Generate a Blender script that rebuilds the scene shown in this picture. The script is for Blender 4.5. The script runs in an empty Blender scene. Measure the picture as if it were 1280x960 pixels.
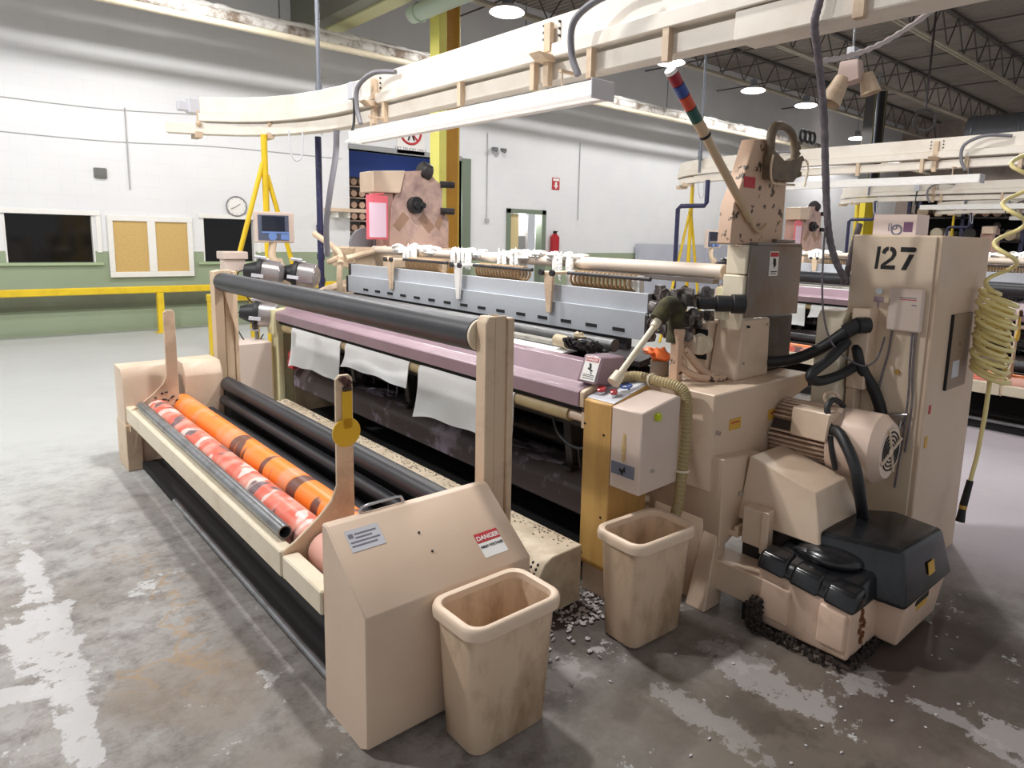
import bpy, bmesh, math, random
from mathutils import Vector, Matrix
random.seed(7)
C = bpy.context.scene.collection
R = math.radians
V = Vector

# ---------------------------------------------------------------- materials
def lin(c):
    c = c / 255.0
    return c / 12.92 if c <= 0.04045 else ((c + 0.055) / 1.055) ** 2.4
def col(r, g, b):
    return (lin(r), lin(g), lin(b), 1.0)
MATS = {}
def mat(name, rgb, rough=0.5, metal=0.0, dirt=None, amount=0.35, scale=3.0, lo=0.45, hi=0.7,
        bump=0.0, bscale=40.0, emit=None, strength=0.0, alpha=1.0, transmission=0.0, stretch=(1, 1, 1)):
    if name in MATS:
        return MATS[name]
    m = bpy.data.materials.new(name); m.use_nodes = True
    nt = m.node_tree; b = nt.nodes['Principled BSDF']
    b.inputs['Base Color'].default_value = col(*rgb)
    b.inputs['Roughness'].default_value = rough
    b.inputs['Metallic'].default_value = metal
    if transmission: b.inputs['Transmission Weight'].default_value = transmission
    if alpha < 1: b.inputs['Alpha'].default_value = alpha
    if emit:
        b.inputs['Emission Color'].default_value = col(*emit)
        b.inputs['Emission Strength'].default_value = strength
    tc = None
    if dirt or bump:
        tc = nt.nodes.new('ShaderNodeTexCoord')
        mp = nt.nodes.new('ShaderNodeMapping'); mp.inputs['Scale'].default_value = stretch
        nt.links.new(tc.outputs['Object'], mp.inputs['Vector'])
    if dirt:
        n = nt.nodes.new('ShaderNodeTexNoise'); n.inputs['Scale'].default_value = scale
        n.inputs['Detail'].default_value = 6; n.inputs['Roughness'].default_value = 0.65
        nt.links.new(mp.outputs['Vector'], n.inputs['Vector'])
        r = nt.nodes.new('ShaderNodeMapRange')
        r.inputs['From Min'].default_value = lo; r.inputs['From Max'].default_value = hi
        r.inputs['To Max'].default_value = amount
        nt.links.new(n.outputs['Fac'], r.inputs['Value'])
        mx = nt.nodes.new('ShaderNodeMix'); mx.data_type = 'RGBA'
        mx.inputs['A'].default_value = col(*rgb); mx.inputs['B'].default_value = col(*dirt)
        nt.links.new(r.outputs['Result'], mx.inputs['Factor'])
        nt.links.new(mx.outputs['Result'], b.inputs['Base Color'])
    if bump:
        n2 = nt.nodes.new('ShaderNodeTexNoise'); n2.inputs['Scale'].default_value = bscale
        nt.links.new(mp.outputs['Vector'], n2.inputs['Vector'])
        bp = nt.nodes.new('ShaderNodeBump'); bp.inputs['Strength'].default_value = bump
        bp.inputs['Distance'].default_value = 0.01
        nt.links.new(n2.outputs['Fac'], bp.inputs['Height'])
        nt.links.new(bp.outputs['Normal'], b.inputs['Normal'])
    MATS[name] = m
    return m

BEIGE = mat('beige machine paint', (219, 196, 173), 0.42, dirt=(184, 152, 124), amount=0.45, scale=2.2)
BEIGE2 = mat('worn beige paint', (214, 190, 162), 0.5, dirt=(124, 94, 70), amount=0.55, scale=5.0, lo=0.5, hi=0.75)
SPECK = mat('oil spattered beige paint', (205, 172, 146), 0.5, dirt=(52, 36, 26), amount=0.95, scale=13.0, lo=0.585, hi=0.61)
TRACKPAINT = mat('track cream paint', (236, 228, 216), 0.45, dirt=(204, 184, 164), amount=0.4, scale=2.5)
TANPOLE = mat('tan pole paint', (196, 170, 138), 0.45)
CREAM = mat('cream paint', (228, 216, 192), 0.45, dirt=(190, 168, 132), amount=0.4, scale=4.0)
OLDCREAM = mat('yellowed cream paint', (222, 214, 172), 0.45, dirt=(180, 164, 110), amount=0.4, scale=4.0)
PANELBEIGE = mat('pale panel paint', (218, 200, 188), 0.4, dirt=(190, 160, 140), amount=0.3, scale=2.0)
OCHRE = mat('ochre yellow paint', (206, 164, 96), 0.45, dirt=(160, 118, 62), amount=0.5, scale=3.0, stretch=(3, 3, 0.6))
MAUVE = mat('mauve painted steel', (150, 126, 136), 0.33, dirt=(128, 106, 114), amount=0.5, scale=3.0)
BLACKPIPE = mat('black rubber covered roller', (42, 44, 50), 0.42, dirt=(70, 70, 74), amount=0.5, scale=2.0)
DARK = mat('dark oily metal', (38, 34, 34), 0.5, dirt=(90, 80, 82), amount=0.5, scale=7.0)
BLACK = mat('black rubber', (28, 28, 30), 0.5, dirt=(60, 60, 64), amount=0.4, scale=8.0)
PIT = mat('black shadow steel', (14, 13, 14), 0.8)  # near-black for dark parts and for shade in gaps
PURPLE = mat('dusty brown grey steel', (84, 74, 74), 0.5, dirt=(158, 144, 160), amount=0.8, scale=3.2, lo=0.55, hi=0.63)
GREYPANEL = mat('grey anodised panel', (176, 180, 186), 0.4, metal=0.0, dirt=(150, 152, 158), amount=0.4, scale=2.0)
GREYSTEEL = mat('grey steel plate', (128, 122, 120), 0.4, metal=0.3, dirt=(120, 92, 66), amount=0.8, scale=4.0)
STEEL = mat('bare steel', (150, 152, 156), 0.32, metal=0.75, dirt=(90, 84, 80), amount=0.6, scale=9.0)
CHROME = mat('bright metal', (205, 205, 208), 0.2, metal=0.9)
OLIVE = mat('olive ribbed hose plastic', (164, 146, 104), 0.5)
REDBTN = mat('red button plastic', (196, 60, 66), 0.35)
GREENBTN = mat('yellow green button plastic', (196, 210, 40), 0.3)
LABELYEL = mat('yellow label', (214, 168, 70), 0.5)
LABELRED = mat('red label', (190, 50, 58), 0.5)
LABELWHITE = mat('white label', (236, 234, 230), 0.5)
LABELGREY = mat('pale grey label', (206, 206, 212), 0.5)
INK = mat('black ink', (22, 20, 20), 0.6)
INKGREY = mat('faded grey ink', (120, 116, 130), 0.6)
WHITE = mat('white paint', (238, 236, 232), 0.45, dirt=(214, 208, 200), amount=0.3, scale=3.0)
LINT = mat('white cotton lint', (240, 238, 234), 0.95, bump=0.8, bscale=60)
CLOTH = mat('white terry cloth', (240, 241, 240), 0.95, bump=0.5, bscale=180)
YELLOW = mat('safety yellow paint', (236, 202, 40), 0.4, dirt=(190, 150, 40), amount=0.4, scale=5.0)
PALEYELLOW = mat('pale yellow column paint', (232, 226, 120), 0.5, dirt=(200, 180, 90), amount=0.3, scale=2.0)
SHADEYELLOW = mat('shaded side column yellow', (180, 128, 34), 0.5, dirt=(130, 90, 30), amount=0.4, scale=2.0)
BLUEPIPE = mat('dark blue pipe paint', (44, 46, 84), 0.4, dirt=(90, 90, 100), amount=0.5, scale=14.0, lo=0.55, hi=0.62)
GREYHOSE = mat('grey hose', (120, 118, 124), 0.5)
BROWNSTEEL = mat('rusty brown pipe', (122, 100, 84), 0.7, dirt=(80, 62, 50), amount=0.6, scale=6.0)
BLUESTEEL = mat('steel blue panel', (112, 116, 132), 0.45)
CORK = mat('cork', (206, 174, 112), 0.9, dirt=(190, 152, 88), amount=0.6, scale=30.0, bump=0.2)
WINGLASS = mat('dark window glass', (10, 10, 12), 0.08)
SCREEN = mat('dark screen', (32, 38, 52), 0.15)
SCREENBLUE = mat('blue keypad', (70, 96, 160), 0.4)
PINKPLASTIC = mat('pink plastic sleeve', (236, 112, 124), 0.35)
PINKPAPER = mat('pale pink paper', (236, 206, 222), 0.7)
DUCT = mat('galvanised duct', (120, 124, 132), 0.4, metal=0.3)
BINPLASTIC = mat('grimy beige bin plastic', (222, 196, 168), 0.4, dirt=(132, 96, 58), amount=0.85, scale=5.0, lo=0.46, hi=0.72, stretch=(1, 1, 0.45))
BLOWBASE = mat('beige moulded plastic', (222, 192, 170), 0.4, dirt=(150, 110, 80), amount=0.6, scale=6.0, lo=0.55, hi=0.75)
SHINYBLACK = mat('glossy black plastic', (24, 25, 28), 0.22, dirt=(50, 52, 54), amount=0.5, scale=5.0)
BRISTLE = mat('dark lint and bristle', (52, 44, 40), 0.95)
COIL = mat('pale yellow air hose', (244, 228, 160), 0.3)
ROPE = mat('dirty white cord', (206, 196, 196), 0.85)
CABLE = mat('lint coated grey cable', (104, 98, 104), 0.8, dirt=(150, 140, 146), amount=0.6, scale=20.0)
ORANGERAG = mat('orange plastic', (236, 118, 60), 0.4)
BRASS = mat('brass', (190, 150, 80), 0.3, metal=0.7)
LAMP_ON = mat('lit lamp lens', (255, 252, 246), 0.4, emit=(255, 250, 244), strength=9.0)
TUBE_ON = mat('lit fluorescent tube', (255, 252, 248), 0.4, emit=(255, 252, 248), strength=0.5)

# painted stripe rollers: a base colour broken by random bands along the roller
def banded(name, base, bands, scale, thr):
    m = mat(name, base, 0.35)
    nt = m.node_tree; b = nt.nodes['Principled BSDF']
    tc = nt.nodes.new('ShaderNodeTexCoord')
    sep = nt.nodes.new('ShaderNodeSeparateXYZ'); nt.links.new(tc.outputs['Object'], sep.inputs[0])
    prev = None
    for k, (c, off, t0, t1, warp) in enumerate(bands):
        ad = nt.nodes.new('ShaderNodeMath'); ad.operation = 'ADD'; ad.inputs[1].default_value = off
        nt.links.new(sep.outputs['Y'], ad.inputs[0])
        comb = nt.nodes.new('ShaderNodeCombineXYZ')
        nt.links.new(ad.outputs[0], comb.inputs['Y'])
        sx = nt.nodes.new('ShaderNodeMath'); sx.operation = 'MULTIPLY'; sx.inputs[1].default_value = warp
        nt.links.new(sep.outputs['X'], sx.inputs[0]); nt.links.new(sx.outputs[0], comb.inputs['X'])
        n = nt.nodes.new('ShaderNodeTexNoise'); n.inputs['Scale'].default_value = scale; n.inputs['Detail'].default_value = 2
        nt.links.new(comb.outputs[0], n.inputs['Vector'])
        r = nt.nodes.new('ShaderNodeMapRange'); r.inputs['From Min'].default_value = t0; r.inputs['From Max'].default_value = t1
        nt.links.new(n.outputs['Fac'], r.inputs['Value'])
        mx = nt.nodes.new('ShaderNodeMix'); mx.data_type = 'RGBA'
        if prev is None: mx.inputs['A'].default_value = col(*base)
        else: nt.links.new(prev, mx.inputs['A'])
        mx.inputs['B'].default_value = col(*c)
        nt.links.new(r.outputs['Result'], mx.inputs['Factor'])
        prev = mx.outputs['Result']
    nt.links.new(prev, b.inputs['Base Color'])
    return m
ORANGE = banded('orange worn roller', (244, 136, 44), [((226, 150, 106), 3.1, 0.50, 0.64, 0.3), ((112, 70, 56), 8.9, 0.585, 0.61, 0.3)], 6.0, 0)
REDROLL = banded('red worn roller', (226, 104, 82), [((228, 158, 140), 1.4, 0.44, 0.60, 1.0), ((236, 208, 200), 9.3, 0.58, 0.61, 0.8), ((120, 96, 100), 5.2, 0.58, 0.61, 0.8)], 7.0, 0)

# ---------------------------------------------------------------- mesh collector
class G:
    def __init__(s): s.bm = bmesh.new(); s.mi = 0
    def _tag(s, faces):
        for f in faces: f.material_index = s.mi
    def hull(s, pts):
        vs = [s.bm.verts.new(p) for p in pts]
        r = bmesh.ops.convex_hull(s.bm, input=vs)
        s._tag([g for g in r['geom'] if isinstance(g, bmesh.types.BMFace)])
        bmesh.ops.delete(s.bm, geom=[v for v in r['geom_interior'] if isinstance(v, bmesh.types.BMVert)], context='VERTS')
        fs = [f for f in s.bm.faces if f.is_valid and f.verts[0] in set(vs)]
        return s
    def box(s, x0, x1, y0, y1, z0, z1):
        v = [s.bm.verts.new((x, y, z)) for x in (x0, x1) for y in (y0, y1) for z in (z0, z1)]
        fs = [s.bm.faces.new([v[i] for i in q]) for q in ((0, 1, 3, 2), (4, 6, 7, 5), (0, 4, 5, 1), (2, 3, 7, 6), (0, 2, 6, 4), (1, 5, 7, 3))]
        s._tag(fs); return s
    def hexa(s, a, b):
        """two quads (lists of 4 points) joined into a block"""
        va = [s.bm.verts.new(p) for p in a]; vb = [s.bm.verts.new(p) for p in b]
        fs = [s.bm.faces.new(va), s.bm.faces.new(vb[::-1])]
        n = len(a)
        for i in range(n): fs.append(s.bm.faces.new((va[i], vb[i], vb[(i + 1) % n], va[(i + 1) % n])))
        s._tag(fs); return s
    def prism(s, poly, ax, a, b):
        def p(u, v, w):
            return {'x': (w, u, v), 'y': (u, w, v), 'z': (u, v, w)}[ax]
        return s.hexa([p(u, v, a) for u, v in poly], [p(u, v, b) for u, v in poly])
    def cyl(s, p0, p1, r, r2=None, n=20, cap=True):
        p0, p1 = V(p0), V(p1); r2 = r if r2 is None else r2
        d = (p1 - p0).normalized()
        u = d.orthogonal().normalized(); w = d.cross(u)
        A = [s.bm.verts.new(p0 + (u * math.cos(t) + w * math.sin(t)) * r) for t in [2 * math.pi * i / n for i in range(n)]]
        B = [s.bm.verts.new(p1 + (u * math.cos(t) + w * math.sin(t)) * r2) for t in [2 * math.pi * i / n for i in range(n)]]
        fs = [s.bm.faces.new((A[i], A[(i + 1) % n], B[(i + 1) % n], B[i])) for i in range(n)]
        if cap: fs += [s.bm.faces.new(A[::-1]), s.bm.faces.new(B)]
        s._tag(fs); return s
    def pipe(s, p0, p1, r, rin, n=24):
        """open tube with wall thickness"""
        p0, p1 = V(p0), V(p1); d = (p1 - p0).normalized(); u = d.orthogonal().normalized(); w = d.cross(u)
        rings = []
        for p, q in ((p0, rin), (p0, r), (p1, r), (p1, rin)):
            rings.append([s.bm.verts.new(p + (u * math.cos(2 * math.pi * i / n) + w * math.sin(2 * math.pi * i / n)) * q) for i in range(n)])
        fs = []
        for k in range(4):
            A, B = rings[k], rings[(k + 1) % 4]
            fs += [s.bm.faces.new((A[i], A[(i + 1) % n], B[(i + 1) % n], B[i])) for i in range(n)]
        s._tag(fs); return s
    def tube(s, pts, r, n=10, sub=6, rib=0.0, taper=None):
        P = [V(p) for p in pts]
        if sub > 1 and len(P) > 2:
            Q = []
            for i in range(len(P) - 1):
                a, b, c, d = P[max(i - 1, 0)], P[i], P[i + 1], P[min(i + 2, len(P) - 1)]
                for k in range(sub):
                    t = k / sub
                    Q.append(0.5 * ((2 * b) + (c - a) * t + (2 * a - 5 * b + 4 * c - d) * t * t + (3 * b - a - 3 * c + d) * t ** 3))
            Q.append(P[-1]); P = Q
        u = None; rings = []
        for i, p in enumerate(P):
            d = (P[min(i + 1, len(P) - 1)] - P[max(i - 1, 0)]).normalized()
            u = d.orthogonal().normalized() if u is None else (u - d * u.dot(d)).normalized()
            w = d.cross(u)
            rr = r * (1 + rib * (1 if i % 2 else -1))
            if taper: rr *= taper(i / (len(P) - 1))
            rings.append([s.bm.verts.new(p + (u * math.cos(2 * math.pi * k / n) + w * math.sin(2 * math.pi * k / n)) * rr) for k in range(n)])
        fs = []
        for A, B in zip(rings, rings[1:]):
            fs += [s.bm.faces.new((A[i], A[(i + 1) % n], B[(i + 1) % n], B[i])) for i in range(n)]
        fs += [s.bm.faces.new(rings[0][::-1]), s.bm.faces.new(rings[-1])]
        s._tag(fs); return s
    def ball(s, c, rx, ry=None, rz=None, n=12, rough=0.0):
        r = bmesh.ops.create_uvsphere(s.bm, u_segments=n, v_segments=max(6, n // 2 + 2), radius=1)
        for v in r['verts']:
            k = 1 + random.uniform(-rough, rough)
            v.co = V((c[0] + v.co.x * rx * k, c[1] + v.co.y * (ry or rx) * k, c[2] + v.co.z * (rz or rx) * k))
        s._tag({f for v in r['verts'] for f in v.link_faces}); return s
    def torus(s, c, d, R_, r, n=24, m=8):
        c = V(c); d = V(d).normalized(); u = d.orthogonal().normalized(); w = d.cross(u)
        rings = []
        for i in range(n):
            t = 2 * math.pi * i / n; e = u * math.cos(t) + w * math.sin(t)
            rings.append([s.bm.verts.new(c + e * (R_ + r * math.cos(2 * math.pi * k / m)) + d * r * math.sin(2 * math.pi * k / m)) for k in range(m)])
        fs = []
        for i in range(n):
            A, B = rings[i], rings[(i + 1) % n]
            fs += [s.bm.faces.new((A[k], A[(k + 1) % m], B[(k + 1) % m], B[k])) for k in range(m)]
        s._tag(fs); return s
    def sweep(s, path, w, z0, z1):
        """flat bar of width w swept along a plan path [(x,y),..]"""
        P = [V((x, y, 0)) for x, y in path]; rings = []
        for i, p in enumerate(P):
            d = (P[min(i + 1, len(P) - 1)] - P[max(i - 1, 0)]).normalized(); nrm = V((d.y, -d.x, 0)) * (w / 2)
            rings.append([s.bm.verts.new((q.x, q.y, z)) for q, z in ((p - nrm, z0), (p + nrm, z0), (p + nrm, z1), (p - nrm, z1))])
        fs = []
        for A, B in zip(rings, rings[1:]):
            fs += [s.bm.faces.new((A[i], A[(i + 1) % 4], B[(i + 1) % 4], B[i])) for i in range(4)]
        fs += [s.bm.faces.new(rings[0][::-1]), s.bm.faces.new(rings[-1])]
        s._tag(fs); return s
    def quad(s, a, b, c, d):
        s._tag([s.bm.faces.new([s.bm.verts.new(p) for p in (a, b, c, d)])]); return s
    def text(s, string, origin, xd, yd, size, depth=0.0008, align='LEFT', bold=False):
        cu = bpy.data.curves.new('lettering', 'FONT'); cu.body = string; cu.size = size; cu.extrude = depth
        cu.align_x = align
        if bold: cu.offset = size * 0.02
        o = bpy.data.objects.new('lettering', cu); C.objects.link(o)
        bpy.context.view_layer.update()
        me = bpy.data.meshes.new_from_object(o.evaluated_get(bpy.context.evaluated_depsgraph_get()))
        bpy.data.objects.remove(o); bpy.data.curves.remove(cu)
        xd, yd = V(xd).normalized(), V(yd).normalized(); nz = xd.cross(yd)
        M = Matrix(((xd.x, yd.x, nz.x, origin[0]), (xd.y, yd.y, nz.y, origin[1]), (xd.z, yd.z, nz.z, origin[2]), (0, 0, 0, 1)))
        me.transform(M); k = len(s.bm.faces); s.bm.from_mesh(me); s.bm.faces.ensure_lookup_table()
        for f in s.bm.faces[k:]: f.material_index = s.mi
        bpy.data.meshes.remove(me); return s

ROOT = {}
def link_mesh(name, g, mats, loc, bevel, seg, angle):
    bm = g.bm
    bmesh.ops.recalc_face_normals(bm, faces=bm.faces)
    if bevel:
        ed = [e for e in bm.edges if len(e.link_faces) == 2 and e.calc_face_angle(0) > R(30)]
        bmesh.ops.bevel(bm, geom=ed, offset=bevel, segments=seg, profile=0.5, affect='EDGES', clamp_overlap=True)
    bmesh.ops.translate(bm, verts=bm.verts, vec=-V(loc))
    me = bpy.data.meshes.new(name); bm.to_mesh(me); bm.free()
    for m in (mats if isinstance(mats, (list, tuple)) else [mats]): me.materials.append(m)
    me.polygons.foreach_set('use_smooth', [True] * len(me.polygons))
    me.set_sharp_from_angle(angle=R(angle))
    o = bpy.data.objects.new(name, me); C.objects.link(o)
    return o
def part(name, g, mats, parent, bevel=0.0, seg=1, angle=35, label=None):
    loc = ROOT[parent.name]
    o = link_mesh(name, g, mats, loc, bevel, seg, angle)
    o.parent = parent; ROOT[o.name] = loc
    if label: o['label'] = label
    return o
def tag(o, label, cat, group=None):
    o['label'] = label; o['category'] = cat
    if group: o['group'] = group
    return o
def thing(name, label, cat, loc, group=None):
    o = bpy.data.objects.new(name, None); C.objects.link(o); o.location = loc
    o.empty_display_size = 0.1
    ROOT[o.name] = V(loc)
    return tag(o, label, cat, group)
def solo(name, g, mats, label, cat, loc, group=None, bevel=0.0, seg=1, angle=35):
    o = link_mesh(name, g, mats, loc, bevel, seg, angle); o.location = loc
    ROOT[o.name] = V(loc)
    return tag(o, label, cat, group)
def struct(name, g, mats, bevel=0.0, angle=35):
    o = link_mesh(name, g, mats, (0, 0, 0), bevel, 1, angle); o['kind'] = 'structure'
    ROOT[o.name] = V((0, 0, 0))
    return o
def kids(o):
    return [c for c in ALLKIDS.get(o.name, [])]
ALLKIDS = {}
def index_kids():
    ALLKIDS.clear()
    for o in bpy.data.objects:
        if o.parent: ALLKIDS.setdefault(o.parent.name, []).append(o)
def copy_thing(root, dx, dy=0.0, label=None, skip=()):
    r = root.copy(); C.objects.link(r); r.location = root.location + V((dx, dy, 0))
    if label: r['label'] = label
    for ch in kids(root):
        if ch.name.split('.')[0] in skip: continue
        c = ch.copy(); C.objects.link(c); c.parent = r
        for gch in kids(ch):
            d = gch.copy(); C.objects.link(d); d.parent = c
    return r
# ================================================================ the setting
WY = 13.13                       # plane of the long block wall
# floor ----------------------------------------------------------
def floor_material():
    m = bpy.data.materials.new('worn painted concrete'); m.use_nodes = True
    nt = m.node_tree; L = nt.links; b = nt.nodes['Principled BSDF']
    tc = nt.nodes.new('ShaderNodeTexCoord')
    def noise(scale, detail=6, rough=0.6, off=0.0):
        mp = nt.nodes.new('ShaderNodeMapping'); mp.inputs['Location'].default_value = (off, off * 1.7, 0)
        L.new(tc.outputs['Object'], mp.inputs['Vector'])
        n = nt.nodes.new('ShaderNodeTexNoise'); n.inputs['Scale'].default_value = scale
        n.inputs['Detail'].default_value = detail; n.inputs['Roughness'].default_value = rough
        L.new(mp.outputs['Vector'], n.inputs['Vector']); return n.outputs['Fac']
    def rng(v, a, b_, c=0.0, d=1.0):
        r = nt.nodes.new('ShaderNodeMapRange'); r.inputs['From Min'].default_value = a; r.inputs['From Max'].default_value = b_
        r.inputs['To Min'].default_value = c; r.inputs['To Max'].default_value = d
        L.new(v, r.inputs['Value']); return r.outputs['Result']
    def mul(a, b_, op='MULTIPLY'):
        n = nt.nodes.new('ShaderNodeMath'); n.operation = op
        for k, q in enumerate((a, b_)):
            if isinstance(q, float): n.inputs[k].default_value = q
            else: L.new(q, n.inputs[k])
        n.use_clamp = True
        return n.outputs[0]
    def mix(f, A, B):
        n = nt.nodes.new('ShaderNodeMix'); n.data_type = 'RGBA'; L.new(f, n.inputs['Factor'])
        for key, q in (('A', A), ('B', B)):
            if isinstance(q, tuple): n.inputs[key].default_value = col(*q)
            else: L.new(q, n.inputs[key])
        return n.outputs['Result']
    sep = nt.nodes.new('ShaderNodeSeparateXYZ'); L.new(tc.outputs['Object'], sep.inputs[0])
    X, Y = sep.outputs['X'], sep.outputs['Y']
    def blob(cx, cy, rx, ry, soft=0.6, wob=0.5, ns=2.2):
        mp = nt.nodes.new('ShaderNodeVectorMath'); mp.operation = 'SUBTRACT'; mp.inputs[1].default_value = (cx, cy, 0)
        L.new(tc.outputs['Object'], mp.inputs[0])
        sc = nt.nodes.new('ShaderNodeVectorMath'); sc.operation = 'MULTIPLY'; sc.inputs[1].default_value = (1 / rx, 1 / ry, 0)
        L.new(mp.outputs[0], sc.inputs[0])
        ln = nt.nodes.new('ShaderNodeVectorMath'); ln.operation = 'LENGTH'; L.new(sc.outputs[0], ln.inputs[0])
        n = rng(noise(ns, 6, 0.7, cx * 3.1), 0.2, 0.8, -wob, wob)
        a = nt.nodes.new('ShaderNodeMath'); a.operation = 'ADD'; L.new(ln.outputs['Value'], a.inputs[0]); L.new(n, a.inputs[1])
        return rng(a.outputs[0], 1.0, 1.0 - soft)
    base = mix(rng(noise(0.7, 4, 0.6, 4.0), 0.35, 0.65), (174, 171, 168), (152, 149, 146))
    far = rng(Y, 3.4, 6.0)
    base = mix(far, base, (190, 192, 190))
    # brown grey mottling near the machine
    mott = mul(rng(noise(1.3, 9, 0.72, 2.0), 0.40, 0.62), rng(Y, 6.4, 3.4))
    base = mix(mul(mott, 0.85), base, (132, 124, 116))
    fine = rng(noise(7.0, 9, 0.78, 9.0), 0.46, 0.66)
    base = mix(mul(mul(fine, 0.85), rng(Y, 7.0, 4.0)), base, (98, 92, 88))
    # darker brown ground in front of the bins and around the blower
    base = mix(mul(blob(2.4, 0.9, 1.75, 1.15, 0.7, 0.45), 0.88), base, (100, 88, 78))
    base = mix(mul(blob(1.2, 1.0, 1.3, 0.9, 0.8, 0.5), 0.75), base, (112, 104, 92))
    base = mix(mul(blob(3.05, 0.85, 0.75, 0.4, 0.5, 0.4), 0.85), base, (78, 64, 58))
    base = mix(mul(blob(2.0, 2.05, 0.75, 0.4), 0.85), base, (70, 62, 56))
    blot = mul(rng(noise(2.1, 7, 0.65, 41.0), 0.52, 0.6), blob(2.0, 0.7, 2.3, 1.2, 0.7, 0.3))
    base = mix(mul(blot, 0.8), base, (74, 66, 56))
    base = mix(mul(blob(0.62, 2.62, 0.30, 0.32, 0.3, 0.5), 0.5), base, (134, 118, 102))
    base = mix(mul(blob(0.5, 2.0, 0.5, 0.3, 0.6, 0.5), 0.5), base, (120, 110, 98))
    # paler lilac aisle on the right
    base = mix(mul(rng(X, 3.75, 4.5), rng(Y, 3.5, 2.0)), base, (196, 188, 196))
    # rust streaks
    n_ = noise(1.1, 4, 0.6, 17.0)
    st = mul(rng(n_, 0.488, 0.5), rng(n_, 0.512, 0.5))
    base = mix(mul(mul(st, 0.55), blob(0.6, 3.3, 0.3, 0.9, 0.5, 0.4)), base, (166, 132, 84))
    # old white paint flakes
    fl = rng(noise(3.4, 10, 0.75, 31.0), 0.60, 0.615)
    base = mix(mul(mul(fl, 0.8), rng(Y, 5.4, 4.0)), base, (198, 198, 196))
    grain = rng(noise(6.5, 10, 0.74, 12.0), 0.40, 0.43)
    for (cx, cy, rx, ry, k) in ((0.25, 3.9, 0.05, 0.5, .9), (0.22, 3.35, 0.11, 0.45, .95), (0.25, 2.7, 0.05, 0.3, .9), (0.12, 3.0, 0.12, 0.08, .9), (2.38, 1.2, 0.07, 0.22, .9), (2.42, 1.42, 0.07, 0.1, .7), (2.74, 0.47, 0.09, 0.1, .95), (2.72, 0.68, 0.03, 0.12, .7), (2.68, 0.97, 0.09, 0.06, .7), (2.0, 1.25, 0.05, 0.2, .6), (1.75, 1.78, 0.1, 0.06, .7)):
        base = mix(mul(mul(blob(cx, cy, rx * (1.1 if cx < 1 else 1.4), ry * (1.1 if cx < 1 else 1.3), 0.12, 0.95 if cx < 1 else 1.3, 5.5 if cx < 1 else 8.0), grain), k * (0.95 if cx < 1 else 0.75)), base, (190, 189, 190) if cx < 1 else (172, 166, 164))
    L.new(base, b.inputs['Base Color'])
    rg = rng(noise(3.0, 5, 0.6, 6.0), 0.3, 0.7, 0.5, 0.75)
    L.new(rg, b.inputs['Roughness'])
    bp = nt.nodes.new('ShaderNodeBump'); bp.inputs['Strength'].default_value = 0.12; bp.inputs['Distance'].default_value = 0.01
    L.new(noise(14.0, 8, 0.7, 1.0), bp.inputs['Height']); L.new(bp.outputs['Normal'], b.inputs['Normal'])
    return m
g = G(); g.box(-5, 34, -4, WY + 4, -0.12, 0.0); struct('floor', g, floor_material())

# block wall -----------------------------------------------------
def wall_material():
    m = bpy.data.materials.new('two tone painted block wall'); m.use_nodes = True
    nt = m.node_tree; L = nt.links; b = nt.nodes['Principled BSDF']; b.inputs['Roughness'].default_value = 0.5
    tc = nt.nodes.new('ShaderNodeTexCoord'); sep = nt.nodes.new('ShaderNodeSeparateXYZ'); L.new(tc.outputs['Object'], sep.inputs[0])
    cb = nt.nodes.new('ShaderNodeCombineXYZ'); L.new(sep.outputs['X'], cb.inputs['X']); L.new(sep.outputs['Z'], cb.inputs['Y'])
    br = nt.nodes.new('ShaderNodeTexBrick'); L.new(cb.outputs[0], br.inputs['Vector'])
    br.inputs['Scale'].default_value = 1.0; br.inputs['Brick Width'].default_value = 0.4; br.inputs['Row Height'].default_value = 0.2
    br.inputs['Mortar Size'].default_value = 0.006; br.inputs['Mortar Smooth'].default_value = 0.4
    gt = nt.nodes.new('ShaderNodeMath'); gt.operation = 'GREATER_THAN'; gt.inputs[1].default_value = 1.33; L.new(sep.outputs['Z'], gt.inputs[0])
    n = nt.nodes.new('ShaderNodeTexNoise'); n.inputs['Scale'].default_value = 1.3; n.inputs['Detail'].default_value = 6; L.new(tc.outputs['Object'], n.inputs['Vector'])
    def mix(A, B, f):
        x = nt.nodes.new('ShaderNodeMix'); x.data_type = 'RGBA'
        for k, q in (('A', A), ('B', B)):
            if isinstance(q, tuple): x.inputs[k].default_value = col(*q)
            else: L.new(q, x.inputs[k])
        L.new(f, x.inputs['Factor']); return x.outputs['Result']
    gr = mix((160, 172, 146), (142, 156, 128), n.outputs['Fac'])
    wh = mix((236, 236, 236), (222, 222, 226), n.outputs['Fac'])
    c = mix(gr, wh, gt.outputs[0])
    mo = nt.nodes.new('ShaderNodeMath'); mo.operation = 'MULTIPLY'; mo.inputs[1].default_value = 0.05; L.new(br.outputs['Fac'], mo.inputs[0])
    c = mix(c, (120, 120, 120), mo.outputs[0])
    L.new(c, b.inputs['Base Color'])
    bp = nt.nodes.new('ShaderNodeBump'); bp.inputs['Strength'].default_value = 0.12; bp.inputs['Distance'].default_value = 0.008; bp.invert = True
    L.new(br.outputs['Fac'], bp.inputs['Height']); L.new(bp.outputs['Normal'], b.inputs['Normal'])
    return m
WALLMAT = wall_material()
ZC = 7.15
holes = [(0.84, 2.0, 1.15, 1.90), (3.64, 4.55, 1.15, 1.92), (6.46, 9.22, 0.0, 3.40), (10.66, 11.72, 0.0, 2.30)]
xs = sorted({-5.0, 34.0} | {h[0] for h in holes} | {h[1] for h in holes}); zs = sorted({0.0, ZC} | {h[2] for h in holes} | {h[3] for h in holes})
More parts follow.
